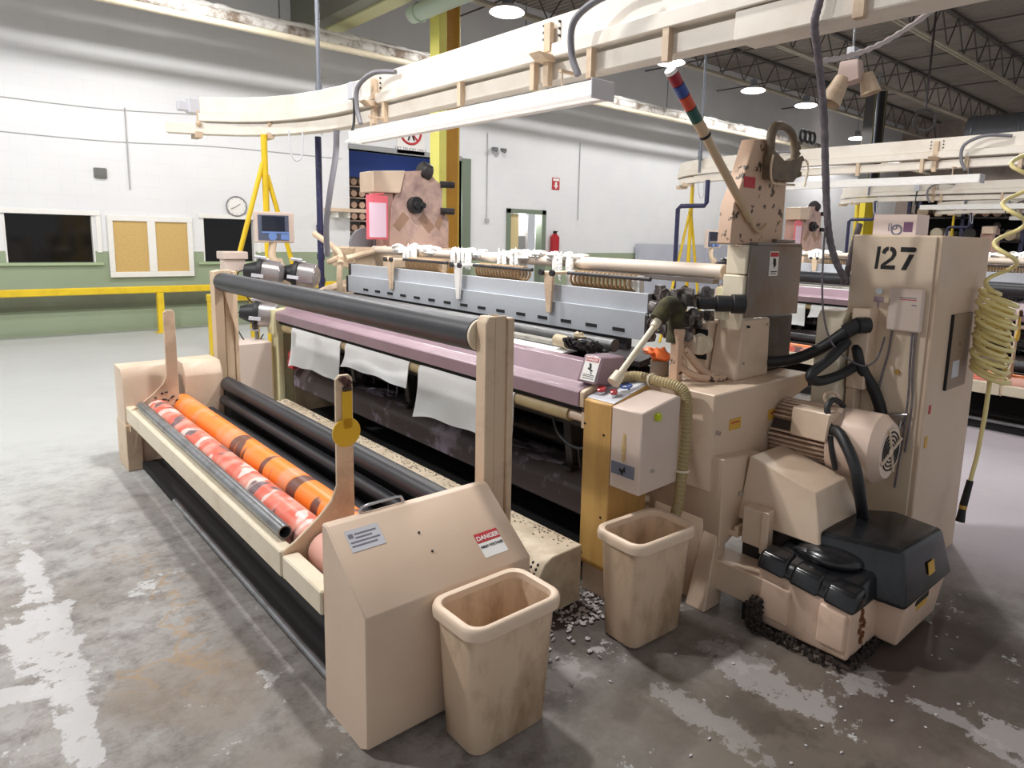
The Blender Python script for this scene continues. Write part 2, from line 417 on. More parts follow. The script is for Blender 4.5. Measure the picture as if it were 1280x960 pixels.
g = G()
for i in range(len(xs) - 1):
    cx = (xs[i] + xs[i + 1]) / 2; runs = []
    for k in range(len(zs) - 1):
        cz = (zs[k] + zs[k + 1]) / 2
        if any(h[0] < cx < h[1] and h[2] < cz < h[3] for h in holes): runs.append(None)
        elif runs and runs[-1]: runs[-1][1] = zs[k + 1]
        else: runs.append([zs[k], zs[k + 1]])
    for r in runs:
        if r: g.box(xs[i], xs[i + 1], WY, WY + 0.25, r[0], r[1])
struct('wall_left', g, WALLMAT)
g = G(); g.box(33.8, 34.0, -4, WY + 0.2, 0, ZC); struct('wall_back', g, mat('far wall paint', (176, 160, 150), 0.7, dirt=(120, 100, 92), amount=0.6, scale=0.8))

# ceiling deck ---------------------------------------------------
g = G(); x = -5.0; pitch = 0.16
prof = []
while x < 34:
    prof += [(x, ZC), (x + 0.06, ZC), (x + 0.08, ZC + 0.045), (x + 0.14, ZC + 0.045)]; x += pitch
prof += [(prof[-1][0], ZC + 0.1), (-5.0, ZC + 0.1)]
bmv0 = [g.bm.verts.new((a, -4, b)) for a, b in prof[:-2]]; bmv1 = [g.bm.verts.new((a, WY + 0.2, b)) for a, b in prof[:-2]]
for i in range(len(bmv0) - 1): g.bm.faces.new((bmv0[i], bmv1[i], bmv1[i + 1], bmv0[i + 1]))
DECK = mat('dull corrugated deck', (150, 140, 132), 0.65, dirt=(112, 102, 96), amount=0.5, scale=1.0)
struct('ceiling', g, DECK)
JOIST = mat('cream steel joist', (176, 166, 148), 0.55, dirt=(120, 108, 96), amount=0.5, scale=2.0)
JOISTD = mat('grey web steel', (84, 78, 74), 0.6)
ZJ = 6.3
for y in (0.92, 3.58, 6.25, 8.92, 11.6):
    g = G()
    g.box(-5, 33.7, y - 0.075, y - 0.012, ZJ - .02, ZJ + .02); g.box(-5, 33.7, y + 0.012, y + 0.075, ZJ - .02, ZJ + .02)
    g.box(-5, 33.7, y - 0.012, y + 0.012, ZJ, ZJ + .08)
    g.mi = 1
    g.box(-5, 33.7, y - 0.06, y + 0.06, ZC - 0.07, ZC - 0.01)
    k = -5.0
    while k < 33:
        g.cyl((k, y, ZJ + .05), (k + 0.55, y, ZC - 0.05), 0.017, n=6, cap=False); g.cyl((k + 0.55, y, ZC - 0.05), (k + 1.1, y, ZJ + .05), 0.017, n=6, cap=False); k += 1.1
    struct('ceiling_joist', g, [JOIST, JOISTD])
for x in (5.5, 9.0, 12.0, 15.5, 19.0, 23.0):
    g = G(); g.cyl((x, -4, ZJ + .12), (x, WY, ZJ + .12), 0.018, n=6); g.cyl((x + 0.1, -4, ZC - 0.12), (x + 0.1, WY, ZC - 0.12), 0.018, n=6)
    struct('bridging_rod', g, JOISTD)
# deep roof beam with pale lower flange, over the wall side
BEAM = mat('olive grey roof beam', (120, 120, 106), 0.6); FLANGE = mat('pale yellow flange paint', (190, 186, 140), 0.6)
g = G(); g.box(5.35, 5.6, 4.0, WY, 5.33, ZC - .02); g.mi = 1; g.box(5.6, 5.9, 4.0, WY, 5.3, 5.36); struct('roof_beam', g, [BEAM, FLANGE])
# steel column, yellow; right half coloured darker as its shaded side
g = G(); g.box(6.47, 6.50, 9.86, 10.14, 0, 6.28); g.box(6.50, 6.62, 9.86, 9.885, 0, 6.28)
g.mi = 1; g.box(6.62, 6.86, 9.87, 9.90, 0, 6.28); g.box(6.86, 6.885, 9.86, 10.14, 0, 6.28); g.box(6.5, 6.86, 9.98, 10.0, 0, 6.28)
struct('yellow_column', g, [PALEYELLOW, SHADEYELLOW], bevel=0.004)
YC = mat('bright yellow column paint', (228, 206, 60), 0.5); DC = mat('dark column steel', (74, 72, 72), 0.6)
g = G()
for m_, z0, z1 in ((0, 0, 3.35), (1, 3.35, 6.28)):
    g.mi = m_; g.box(20.95, 21.05, 9.0, 9.3, z0, z1); g.box(21.05, 21.65, 9.14, 9.18, z0, z1); g.box(21.65, 21.75, 9.0, 9.3, z0, z1)
struct('yellow_column', g, [YC, DC], bevel=0.004)

# windows ----------------------------------------------------------
for k, (x0, x1, z0, z1) in enumerate(((0.84, 2.0, 1.15, 1.90), (3.64, 4.55, 1.15, 1.92))):
    g = G(); g.box(x0, x1, WY + 0.12, WY + 0.135, z0, z1)
    w = struct('window_%d' % (k + 1), g, WINGLASS)
    f = G()
    f.box(x0 - 0.06, x1 + 0.10, WY - 0.03, WY - 0.001, z1, z1 + 0.075)
    f.box(x1 + 0.03, x1 + 0.10, WY - 0.02, WY - 0.001, z0 + 0.16, z1)
    f.box(x1 - 0.025, x1 - 0.001, WY + 0.0, WY + 0.12, z0, z1); f.box(x0 + 0.001, x0 + 0.025, WY + 0.0, WY + 0.12, z0, z1)
    part('window_frame', f, WHITE, w, bevel=0.004)
    s = G(); s.box(x0 - 0.1, x1 + 0.1, WY - 0.05, WY - 0.001, z0 - 0.045, z0 - 0.002)
    part('window_sill', s, mat('sage green trim', (168, 186, 150), 0.5), w, bevel=0.004)
# room behind the windows (unlit office)
g = G(); g.box(0.2, 5.4, WY + 0.9, WY + 0.95, 0.6, 2.6); struct('trim_1', g, mat('unlit office wall', (20, 20, 22), 0.9))

# added point light, no lamp seen; brightens the dark hall beyond the passage
L_ = bpy.data.lights.new('hall_fill_light', 'POINT'); L_.energy = 60; L_.shadow_soft_size = 0.3
o_ = bpy.data.objects.new('hall_fill_light', L_); C.objects.link(o_); o_.location = (8.2, WY + 1.0, 2.4)
L_ = bpy.data.lights.new('corridor_light', 'POINT'); L_.energy = 25; L_.shadow_soft_size = 0.1
o_ = bpy.data.objects.new('corridor_light', L_); C.objects.link(o_); o_.location = (11.35, WY + 0.35, 2.2)
# small door with green frame
DGREEN = mat('grey green door frame', (118, 130, 112), 0.5)
g = G(); g.box(10.56, 10.68, WY - 0.04, WY + 0.2, 0, 2.40); g.box(11.70, 11.84, WY - 0.04, WY + 0.2, 0, 2.40); g.box(10.56, 11.84, WY - 0.04, WY + 0.2, 2.29, 2.40)
d1 = struct('door_1', g, DGREEN, bevel=0.004)
g = G(); g.box(10.69, 11.0, WY + 0.05, WY + 0.09, 0, 2.28); part('door_leaf', g, mat('buff door', (216, 196, 146), 0.5), d1, bevel=0.003)
g = G(); g.box(11.0, 11.69, WY + 0.5, WY + 0.55, 0, 2.28); part('door_view', g, mat('corridor white', (214, 208, 206), 0.6), d1)
g = G(); g.box(11.05, 11.45, WY + 0.30, WY + 0.5, 0.9, 1.75); part('corridor_cabinet', g, mat('corridor grey', (150, 150, 152), 0.6), d1, bevel=0.01)
# wide passage to the next hall: frame, blue banner, racks beyond
g = G(); g.box(9.22, 9.46, WY - 0.05, WY + 0.26, 0, 3.46)
g.mi = 1; g.box(6.45, 9.22, WY - 0.03, WY + 0.26, 3.40, 3.50)
struct('door_2', g, [DGREEN, mat('grey lintel', (150, 150, 152), 0.6)], bevel=0.005)
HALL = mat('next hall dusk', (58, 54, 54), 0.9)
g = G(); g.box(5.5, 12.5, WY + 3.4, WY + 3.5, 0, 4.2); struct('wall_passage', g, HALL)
g = G(); g.box(6.6, 12.0, WY + 1.1, WY + 1.13, 2.95, 3.5)
solo('blue_banner', g, mat('royal blue tarpaulin', (36, 62, 132), 0.6), 'long royal blue sheet hanging across the top of the wide passage', 'banner', (9.3, WY + 1.1, 2.95))
for k in range(5):
    g = G(); z = 1.72 + 0.26 * k
    g.box(6.2, 7.75, WY + 1.6, WY + 2.1, z, z + 0.03)
    g.mi = 1
    for j in range(7): g.cyl((6.35 + 0.2 * j, WY + 1.58, z + 0.115), (6.35 + 0.2 * j, WY + 2.12, z + 0.115), 0.075, n=10)
    if k == 0:
        rack = thing('storage_rack', 'dark storage rack of brown rolls beyond the wide passage', 'rack', (6.9, WY + 1.8, 0))
        p = G(); p.box(6.15, 6.2, WY + 1.6, WY + 2.1, 0, 3.1); part('rack_upright', p, STEEL, rack)
        p = G(); p.box(7.75, 7.8, WY + 1.6, WY + 2.1, 0, 3.1); part('rack_upright', p, STEEL, rack)
    part('rack_shelf', g, [BROWNSTEEL, mat('brown rolls', (142, 112, 92), 0.8)], rack)
# ================================================================ things on and near the wall
# notice board
t = thing('notice_board', 'white framed double cork notice board on the wall between the dark windows', 'notice board', (2.82, WY - 0.03, 0.92))
g = G()
for a in ((2.18, 3.46, 0.90, 0.99), (2.18, 3.46, 1.83, 1.92)): g.box(a[0], a[1], WY - 0.06, WY - 0.002, a[2], a[3])
for a in ((2.18, 2.26), (2.76, 2.88), (3.38, 3.46)): g.box(a[0], a[1], WY - 0.06, WY - 0.002, 0.99, 1.83)
part('frame', g, WHITE, t, bevel=0.006)
for a in ((2.26, 2.76), (2.88, 3.38)):
    g = G(); g.box(a[0], a[1], WY - 0.03, WY - 0.002, 0.99, 1.83); part('cork_panel', g, CORK, t)
# clock
t = thing('wall_clock', 'round white wall clock with thin grey rim above the dark window', 'clock', (4.23, WY - 0.03, 2.15))
g = G(); g.torus((4.23, WY - 0.035, 2.15), (0, 1, 0), 0.175, 0.011, 32); part('rim', g, mat('clock rim', (120, 118, 122), 0.4), t)
g = G(); g.cyl((4.23, WY - 0.002, 2.15), (4.23, WY - 0.03, 2.15), 0.172, n=32); part('dial', g, WHITE, t)
g = G()
for k in range(12):
    a = k * math.pi / 6; ux, uz = math.sin(a), math.cos(a)
    g.cyl((4.23 + ux * 0.135, WY - 0.033, 2.15 + uz * 0.135), (4.23 + ux * 0.155, WY - 0.033, 2.15 + uz * 0.155), 0.0025, n=6)
part('hour_marks', g, INKGREY, t)
g = G(); g.cyl((4.23, WY - 0.036, 2.15), (4.30, WY - 0.036, 2.20), 0.004, n=6); part('hour_hand', g, INK, t)
g = G(); g.cyl((4.23, WY - 0.038, 2.15), (4.13, WY - 0.038, 2.10), 0.004, n=6); part('minute_hand', g, INK, t)
# small vent box
g = G(); g.hull([(2.05, WY - 0.002, 2.66), (2.24, WY - 0.002, 2.66), (2.05, WY - 0.002, 2.5), (2.24, WY - 0.002, 2.5), (2.08, WY - 0.09, 2.66), (2.21, WY - 0.09, 2.66), (2.1, WY - 0.05, 2.5), (2.2, WY - 0.05, 2.5)])
solo('wall_vent', g, mat('grey vent', (124, 124, 122), 0.6), 'small grey vent hood alone on the white wall above the left dark window', 'vent', (2.14, WY, 2.5), bevel=0.005)
# pipes along the wall
g = G(); g.cyl((-5, 11.75, 5.03), (33, 11.75, 5.03), 0.10, n=20)
for x in range(-4, 33, 3): g.torus((x, 11.75, 5.03), (1, 0, 0), 0.102, 0.012, 20, 6)
t = solo('overhead_pipe', g, mat('lint covered brown pipe', (134, 118, 104), 0.8, dirt=(236, 233, 228), amount=0.95, scale=3.0, lo=0.38, hi=0.55), 'thick lint covered pipe running high along the whole block wall', 'pipe', (12, 11.75, 5.03))
g = G(); g.cyl((-5, 11.55, 4.86), (33, 11.55, 4.86), 0.055, n=14)
solo('overhead_pipe', g, CREAM, 'thin cream pipe running just below and in front of the thick lint covered pipe', 'pipe', (12, 11.55, 4.86))
g = G()
x = -4.0
while x < 20:
    g.ball((x, 11.73 + random.uniform(-0.02, 0.02), 5.125), random.uniform(0.2, 0.45), 0.085, random.uniform(0.03, 0.06), n=10, rough=0.25); x += random.uniform(0.2, 0.4)
o = part('toplit_pipe_lint', g, LINT, t); o['kind'] = 'stuff'  # real lint, thickened so its white carries the bright light from above
for k, x in enumerate((1.6, 4.6, 9.9, 14.8)):
    g = G(); g.cyl((x, 11.75, 5.12), (x, 11.75, ZC), 0.012, n=6)
    solo('pipe_hanger', g, STEEL, ['thin rod hanging the wall pipe above the left dark window', 'thin rod hanging the wall pipe above the clock', 'thin rod hanging the wall pipe just right of the yellow column', 'thin rod hanging the wall pipe behind the banded signal pole'][k], 'rod', (x, 11.75, 5.12), group='pipe hanger rods')
g = G(); g.tube([(6.0, 9.9, 5.15), (6.0, 8.0, 5.15), (6.0, 4.0, 5.15), (6.0, 3.2, 5.15)], 0.13, n=18, sub=1)
g.torus((6.0, 9.7, 5.15), (0, 1, 0), 0.135, 0.02, 20, 6)
solo('overhead_pipe', g, mat('pale green pipe paint', (176, 190, 172), 0.5), 'pale green pipe with a flanged end beside the top of the yellow column', 'pipe', (6.0, 5, 5.15))
# conduits on wall
for k, (x, z0, z1) in enumerate(((2.55, 2.35, 3.65), (5.9, 3.6, 4.7), (9.95, 2.1, 4.1), (13.0, 2.2, 4.2))):
    g = G(); g.cyl((x, WY - 0.015, z0), (x, WY - 0.015, z1), 0.011, n=8)
    if k == 2: g.box(x - 0.05, x + 0.05, WY - 0.05, WY, z0 - 0.06, z0 + 0.03)
    solo('wall_conduit', g, mat('pale conduit', (176, 176, 176), 0.5), ['thin grey conduit on the white wall above the notice board', 'thin grey conduit high on the wall left of the hanging blue pole', 'thin grey conduit on the wall between passage and small door', 'thin grey conduit on the white wall right of the red arrow sign'][k], 'conduit', (x, WY, z0))
# wire runs
for k, (z0, z1, x1) in enumerate(((3.62, 3.70, 6.3), (3.12, 3.18, 6.3))):
    g = G(); g.tube([(-1, WY - 0.012, z0), (2, WY - 0.012, z0 - 0.03), (4, WY - 0.012, z1), (x1, WY - 0.012, z1)], 0.006, n=6)
    solo('wall_wire', g, mat('grey wire', (186, 186, 186), 0.6), ['upper thin grey wire sagging across the white wall', 'lower thin grey wire sagging across the white wall'][k], 'wire', (3, WY, z0))
# lift truck sign
t = thing('prohibition_sign', 'white lift trucks only sign with red ring above the passage', 'sign', (7.88, WY - 0.02, 3.7))
g = G(); g.box(7.55, 8.22, WY - 0.03, WY - 0.002, 3.42, 4.28); part('sign_plate', g, LABELWHITE, t)
g = G(); g.torus((7.88, WY - 0.033, 3.88), (0, 1, 0), 0.25, 0.026, 32, 6); g.cyl((7.71, WY - 0.034, 4.05), (8.05, WY - 0.034, 3.71), 0.02, n=8); part('red_ring', g, LABELRED, t)
g = G(); g.ball((7.88, WY - 0.034, 4.05), 0.032, 0.006, 0.032); g.hull([(7.84, WY - 0.034, 4.0), (7.93, WY - 0.034, 4.0), (7.86, WY - 0.034, 3.86), (7.91, WY - 0.034, 3.86), (7.86, WY - 0.04, 4.0), (7.91, WY - 0.04, 4.0)])
g.cyl((7.87, WY - 0.034, 3.87), (7.82, WY - 0.034, 3.70), 0.018, n=6); g.cyl((7.90, WY - 0.034, 3.87), (7.96, WY - 0.034, 3.71), 0.018, n=6); part('walking_figure', g, INK, t)
g = G(); g.text('LIFT TRUCKS ONLY', (7.885, WY - 0.032, 3.49), (1, 0, 0), (0, 0, 1), 0.088, align='CENTER'); part('lettering', g, INKGREY, t)
# red arrow sign + extinguisher
t = thing('extinguisher_sign', 'small red and white arrow sign on the white wall above the extinguisher', 'sign', (12.16, WY - 0.02, 3.1))
g = G(); g.box(12.04, 12.29, WY - 0.02, WY - 0.002, 2.94, 3.24); part('sign_plate', g, LABELRED, t)
g = G(); g.box(12.06, 12.27, WY - 0.024, WY - 0.018, 3.16, 3.22); g.prism([(12.13, 3.13), (12.20, 3.13), (12.20, 3.05), (12.24, 3.05), (12.165, 2.96), (12.09, 3.05), (12.13, 3.05)], 'y', WY - 0.024, WY - 0.018); part('arrow', g, LABELWHITE, t)
t = thing('fire_extinguisher', 'red fire extinguisher hanging on the wall right of the small door', 'fire extinguisher', (12.1, WY - 0.1, 1.2))
g = G(); g.cyl((12.1, WY - 0.1, 1.2), (12.1, WY - 0.1, 1.74), 0.12, n=20); g.cyl((12.1, WY - 0.1, 1.74), (12.1, WY - 0.1, 1.82), 0.12, 0.05, n=20); part('cylinder_body', g, mat('extinguisher red', (176, 34, 44), 0.3), t)
g = G(); g.box(12.06, 12.14, WY - 0.13, WY - 0.07, 1.82, 1.87); g.box(12.02, 12.16, WY - 0.15, WY - 0.12, 1.87, 1.89); part('valve_handle', g, INK, t)
# emergency lamp
t = thing('emergency_lamp', 'small twin head emergency lamp on the wall beside the passage', 'lamp', (10.2, WY - 0.08, 3.7))
g = G(); g.box(10.1, 10.25, WY - 0.08, WY - 0.002, 3.66, 3.8); part('lamp_base', g, LABELGREY, t, bevel=0.01)
for x in (10.06, 10.32):
    g = G(); g.cyl((x, WY - 0.06, 3.76), (x + 0.03, WY - 0.18, 3.72), 0.035, 0.06, n=12); part('lamp_head', g, mat('grey lamp head', (120, 120, 124), 0.4), t)
# grey sheet partition low on the wall
g = G(); g.box(15.35, 20.6, WY - 0.12, WY - 0.06, 0, 1.6)
for x in (15.37, 17.1, 18.8, 20.55): g.box(x, x + 0.05, WY - 0.14, WY - 0.12, 0, 1.6)
solo('sheet_partition', g, mat('grey lilac sheet', (188, 190, 202), 0.4, dirt=(170, 172, 184), amount=0.5, scale=3.0), 'low grey sheet partition standing against the white wall', 'partition', (18, WY, 0), bevel=0.003)
# grey utility shelf on wall behind the loom
t = thing('wall_shelf', 'narrow cream wall shelf left of the wide passage', 'shelf', (6.3, WY - 0.2, 2.1))
g = G(); g.box(5.9, 7.4, WY - 0.32, WY - 0.02, 2.13, 2.2); part('shelf_board', g, BEIGE, t, bevel=0.005)
g = G(); g.box(6.05, 6.1, WY - 0.25, WY - 0.02, 2.02, 2.13); part('bracket', g, WHITE, t); g = G(); g.box(6.3, 6.35, WY - 0.25, WY - 0.02, 2.02, 2.13); part('bracket', g, WHITE, t)

# guard rails --------------------------------------------------------
def guard_rail(x0, x1, y, posts, zt, label, h=0.11, end=None):
    t = thing('guard_rail', label, 'guard rail', ((x0 + x1) / 2, y, 0), group='yellow guard rails')
    g = G(); g.box(x0, x1, y - 0.05, y + 0.05, zt - h, zt); part('top_bar', g, YELLOW, t, bevel=0.012)
    for px in posts:
        g = G(); g.box(px - 0.05, px + 0.05, y - 0.05, y + 0.05, 0, zt - h); g.box(px - 0.09, px + 0.09, y - 0.09, y + 0.09, 0, 0.012); part('post', g, YELLOW, t, bevel=0.006)
    return t
guard_rail(-1.5, 6.0, 12.6, (-0.2, 2.78, 5.7), 0.78, 'long low yellow guard rail running in front of the green wall')
guard_rail(2.74, 5.4, 9.84, (2.80, 3.36, 5.3), 0.86, 'short yellow guard rail standing behind the far end post of the loom', h=0.10)
# red box on green wall etc: brown banding along the lower wall
g = G(); g.box(-5, 5.6, WY - 0.03, WY - 0.001, 0.40, 0.62); struct('baseboard_left', g, mat('dark olive kick band', (98, 104, 84), 0.6, dirt=(82, 78, 62), amount=0.6, scale=2.0))

# ceiling lamps --------------------------------------------------------
def high_bay(x, y, z, label, power=None):
    t = thing('high_bay_lamp', label, 'ceiling lamp', (x, y, z), group='round high bay ceiling lamps')
    g = G(); g.cyl((x, y, z), (x, y, z + 0.11), 0.31, 0.16, n=28, cap=False); g.cyl((x, y, z + 0.004), (x, y, z + 0.115), 0.316, 0.165, n=28, cap=False); g.cyl((x, y, z + 0.112), (x, y, z + 0.118), 0.165, n=28); part('reflector', g, LABELGREY, t)
    g = G(); g.ball((x, y, z + 0.012), 0.30, 0.30, 0.06, n=24); part('lens', g, LAMP_ON, t)
    g = G(); g.cyl((x, y, z + 0.118), (x, y, z + 0.28), 0.09, n=16); g.cyl((x, y, z + 0.28), (x, y, 6.3), 0.012, n=6); part('ballast', g, DUCT, t)
    L = bpy.data.lights.new('lamp_light', 'SPOT'); L.energy = (power or 300); L.shadow_soft_size = 0.16; L.color = (1.0, 0.985, 0.97); L.spot_size = R(165); L.spot_blend = 0.12
    lo = bpy.data.objects.new('lamp_light', L); C.objects.link(lo); lo.location = (x, y, z - 0.10)
    return t
HB = [(7.9, 9.9, 'round ceiling lamp just right of the yellow column', 300), (12.6, 9.95, 'round ceiling lamp behind the tip of the banded pole', 300),
      (16.3, 10.15, 'round ceiling lamp, left one of the pair near the horn speaker', 300), (19.0, 10.1, 'round ceiling lamp, right one of the pair near the horn speaker', 300),
      (26.0, 11.7, 'farthest visible round ceiling lamp, glowing low above the rear track', 300), (29.5, 10.1, 'small distant round ceiling lamp at the far right wall', 300),
      (3.0, 9.9, 'round ceiling lamp above the wall end of the loom, out of the picture', 420), (-2.2, 9.4, 'round ceiling lamp above the aisle on the left, out of the picture', 420),
      (-1.8, 5.6, 'round ceiling lamp over the aisle left of the photographer, out of the picture', 880), (2.0, 4.0, 'unseen ceiling lamp added over the take-up frame as front light', 620),  # second entry: front light added for the machine
      (7.3, 2.9, 'round ceiling lamp over the aisle behind the numbered cabinet, out of the picture', 260), (13.5, 2.9, 'round ceiling lamp over the third loom, out of the picture', 260)]
for x, y, lb, pw in HB: high_bay(x, y, 5.6, lb, pw)
# big galvanised duct far right
g = G(); g.cyl((20, 6.15, 4.6), (20, -3, 4.6), 0.40, n=28)
for y in range(-3, 7): g.torus((20, y, 4.6), (0, 1, 0), 0.403, 0.015, 28, 6)
g.cyl((20, 2, 5.0), (20, 2, 6.3), 0.015, n=6); g.cyl((20, 5, 5.0), (20, 5, 6.3), 0.015, n=6)
solo('air_duct', g, DUCT, 'large round grey air duct under the ceiling at the far right', 'duct', (20, 2, 4.6))
g = G(); g.torus((14.6, 5.3, 4.15), (0.7, 0.7, 0), 0.2, 0.03, 24, 8); g.cyl((14.6, 5.3, 4.35), (14.6, 5.3, 6.3), 0.02, n=6)
solo('hose_loop', g, DARK, 'dark loop of hose hanging from the ceiling left of the grey duct', 'hose', (14.6, 5.3, 4.15))

# far storage rack of fabric rolls behind the rear looms
t = thing('storage_rack', 'far dark rack of fabric rolls between the rear tracks and the numbered cabinet', 'rack', (24.5, 7.3, 0))
for y in (5.7, 7.3, 8.9):
    g = G(); g.box(24.0, 24.1, y - .05, y + .05, 0, 3.5); g.box(24.9, 25.0, y - .05, y + .05, 0, 3.5); part('rack_upright', g, BLUEPIPE, t)
for z in (1.2, 1.9, 2.6, 3.3):
    g = G(); g.box(24.0, 25.0, 5.7, 8.9, z, z + .06); part('rack_shelf', g, DARK, t)
    if z < 3:
        k = 5.85
        while k < 8.7:
            r = random.uniform(.10, .2); g = G(); g.cyl((24.02, k + r, z + .06 + r), (24.98, k + r, z + .06 + r), r, n=14)
            part('fabric_roll', g, random.choice([BEIGE2, BROWNSTEEL, CREAM, DARK, mat('brown rolls', (142, 112, 92), 0.8)]), t); k += 2 * r + random.uniform(.02, .3)
g = G(); g.box(25.1, 25.15, 5.5, 9.1, 0, 3.6); part('rack_back', g, PIT, t)
# ================================================================ cloth winder in front of the loom
def near_profile():   # y,z
    return [(1.88, 0.0), (1.88, 0.505), (2.17, 0.725), (2.205, 0.725), (2.205, 0.0)]
def build_winder():
    w = thing('cloth_winder', 'long beige cloth winder frame with orange and red rollers before the loom', 'winder', (1.4, 3.8, 0), group='cloth winders')
    g = G(); g.prism([(1.88, 0.03), (1.88, 0.505), (2.165, 0.725), (2.205, 0.725), (2.205, 0.0), (1.93, 0.0)], 'x', 0.955, 1.665)
    nb = part('near_end_box', g, mat('clean beige end box', (219, 194, 171), 0.4, dirt=(203, 172, 146), amount=0.5, scale=1.6), w, bevel=0.006, label='sloped beige end box')
    # stickers on the slope
    d = V((0, 0.285, 0.22)).normalized(); nrm = V((0, -d.z, d.y))
    def slope(x, s, h=0.0015): return V((x, 1.88, 0.505)) + d * s + nrm * h
    def sticker(name, x0, x1, s0, s1, m, parent, h=0.0015):
        g = G(); g.hexa([slope(x0, s0, 0.0003), slope(x1, s0, 0.0003), slope(x1, s1, 0.0003), slope(x0, s1, 0.0003)], [slope(x0, s0, h), slope(x1, s0, h), slope(x1, s1, h), slope(x0, s1, h)])
        return part(name, g, m, parent)
    sl = sticker('machine_plate', 1.005, 1.135, 0.235, 0.322, LABELGREY, nb)
    g = G(); o = slope(1.035, 0.30, 0.002)
    g.hexa([slope(1.012, 0.288, .0016), slope(1.03, 0.288, .0016), slope(1.03, 0.305, .0016), slope(1.012, 0.305, .0016)], [slope(1.012, 0.288, .0022), slope(1.03, 0.288, .0022), slope(1.03, 0.305, .0022), slope(1.012, 0.305, .0022)])
    for k, (a, b) in enumerate(((1.036, 1.12), (1.036, 1.1), (1.012, 1.125), (1.012, 1.11))):
        s0 = 0.298 - 0.015 * k
        g.hexa([slope(a, s0, .0016), slope(b, s0, .0016), slope(b, s0 + .006, .0016), slope(a, s0 + .006, .0016)], [slope(a, s0, .0022), slope(b, s0, .0022), slope(b, s0 + .006, .0022), slope(a, s0 + .006, .0022)])
    part('print_lines', g, INKGREY, nb)
    sticker('danger_band', 1.475, 1.585, 0.118, 0.158, LABELRED, nb)
    sticker('danger_plate', 1.475, 1.585, 0.055, 0.116, LABELWHITE, nb)
    g = G(); g.text('DANGER', slope(1.53, 0.127, 0.0022), (1, 0, 0), d, 0.026, align='CENTER', bold=True); part('danger_lettering', g, LABELWHITE, nb)
    g = G(); g.text('HIGH VOLTAGE', slope(1.53, 0.094, 0.0022), (1, 0, 0), d, 0.0145, align='CENTER', bold=True); part('voltage_lettering', g, INK, nb)
    g = G()
    for x, s in ((1.27, 0.235), (1.285, 0.15)): g.ball(slope(x, s, 0.001), 0.005, n=8)
    part('rivets', g, INK, nb)
    g = G(); g.tube([(1.10, 2.195, 0.715), (1.11, 2.2, 0.745), (1.2, 2.2, 0.75), (1.27, 2.2, 0.748), (1.28, 2.195, 0.715)], 0.006, n=8, sub=3); part('handle', g, CHROME, w)
    # far end box : two blocks with a plate between
    g = G(); g.prism([(5.47, 0.0), (5.47, 0.655), (5.52, 0.745), (5.74, 0.745), (5.74, 0.0)], 'x', 0.935, 1.275); part('far_end_box', g, BEIGE, w, bevel=0.006)
    g = G(); g.prism([(5.43, 0.0), (5.43, 0.655), (5.49, 0.75), (5.74, 0.75), (5.74, 0.0)], 'x', 1.335, 1.60); part('far_end_box', g, BEIGE, w, bevel=0.006)
    g = G(); g.box(0.93, 1.03, 5.44, 5.75, 0, 0.34); part('far_foot', g, BEIGE2, w, bevel=0.004)
    # front rail
    g = G(); g.box(0.945, 1.005, 2.586, 5.47, 0.362, 0.475); part('front_rail', g, CREAM, w, bevel=0.006)
    g = G(); g.box(0.945, 1.012, 2.205, 2.566, 0.37, 0.465); part('front_rail', g, CREAM, w, bevel=0.006)
    g = G(); g.box(0.955, 0.998, 5.40, 5.47, 0.30, 0.362); part('rail_bracket', g, BEIGE2, w)
    # divider plates with arms
    for y in (2.575, 5.33):
        poly = [(0.952, 0.36), (0.952, 0.478), (1.0, 0.505), (1.10, 0.58), (1.16, 0.64), (1.185, 0.70), (1.188, 1.15), (1.205, 1.168), (1.245, 1.168), (1.262, 1.15), (1.262, 0.50), (1.30, 0.36)]
        g = G(); g.prism(poly, 'y', y - 0.008, y + 0.008); p = part('divider_plate', g, BEIGE2, w, bevel=0.003)
        if y < 3:
            g = G(); g.box(1.212, 1.255, y - 0.018, y - 0.008, 0.94, 1.10); g.cyl((1.228, y - 0.018, 0.925), (1.228, y - 0.008, 0.925), 0.062, n=32); part('yellow_paddle', g, mat('mustard paddle', (222, 180, 36), 0.4), w, bevel=0.002, label='yellow round ended paddle')
            g = G()
            for k in range(14): g.ball((1.228 + random.uniform(-.018, .018), y - 0.016 + random.uniform(-.006, .004), 1.13 + random.uniform(-.025, .03)), random.uniform(.008, .014), n=8, rough=.3)
            part('thread_wad', g, mat('tangled dark thread', (96, 66, 62), 0.95, dirt=(40, 60, 50), amount=0.9, scale=40), w)
        else:
            g = G()
            for k in range(16): g.ball((1.2 + random.uniform(-.12, .1), y - 0.012, 0.52 + random.uniform(-.06, .06)), random.uniform(.006, .014), .004, random.uniform(.004, .01), n=8, rough=.3)
            part('grease_blots', g, DARK, w)['kind'] = 'stuff'
    # driven rollers
    g = G(); g.cyl((1.30, 2.207, 0.455), (1.30, 5.428, 0.455), 0.077, n=36); part('drive_roller', g, ORANGE, w, label='orange roller')
    g = G(); g.cyl((1.118, 2.60, 0.452), (1.118, 5.465, 0.452), 0.077, n=36); part('drive_roller', g, REDROLL, w, label='red blotched roller')
    g = G(); g.cyl((1.118, 2.21, 0.452), (1.118, 2.55, 0.452), 0.077, n=36); g.cyl((1.118, 2.38, 0.452), (1.118, 2.40, 0.452), 0.0795, n=36); part('roller_end', g, mat('dusty pink roller end', (228, 172, 156), 0.5), w, bevel=0.01, label='dusty pink roller end')
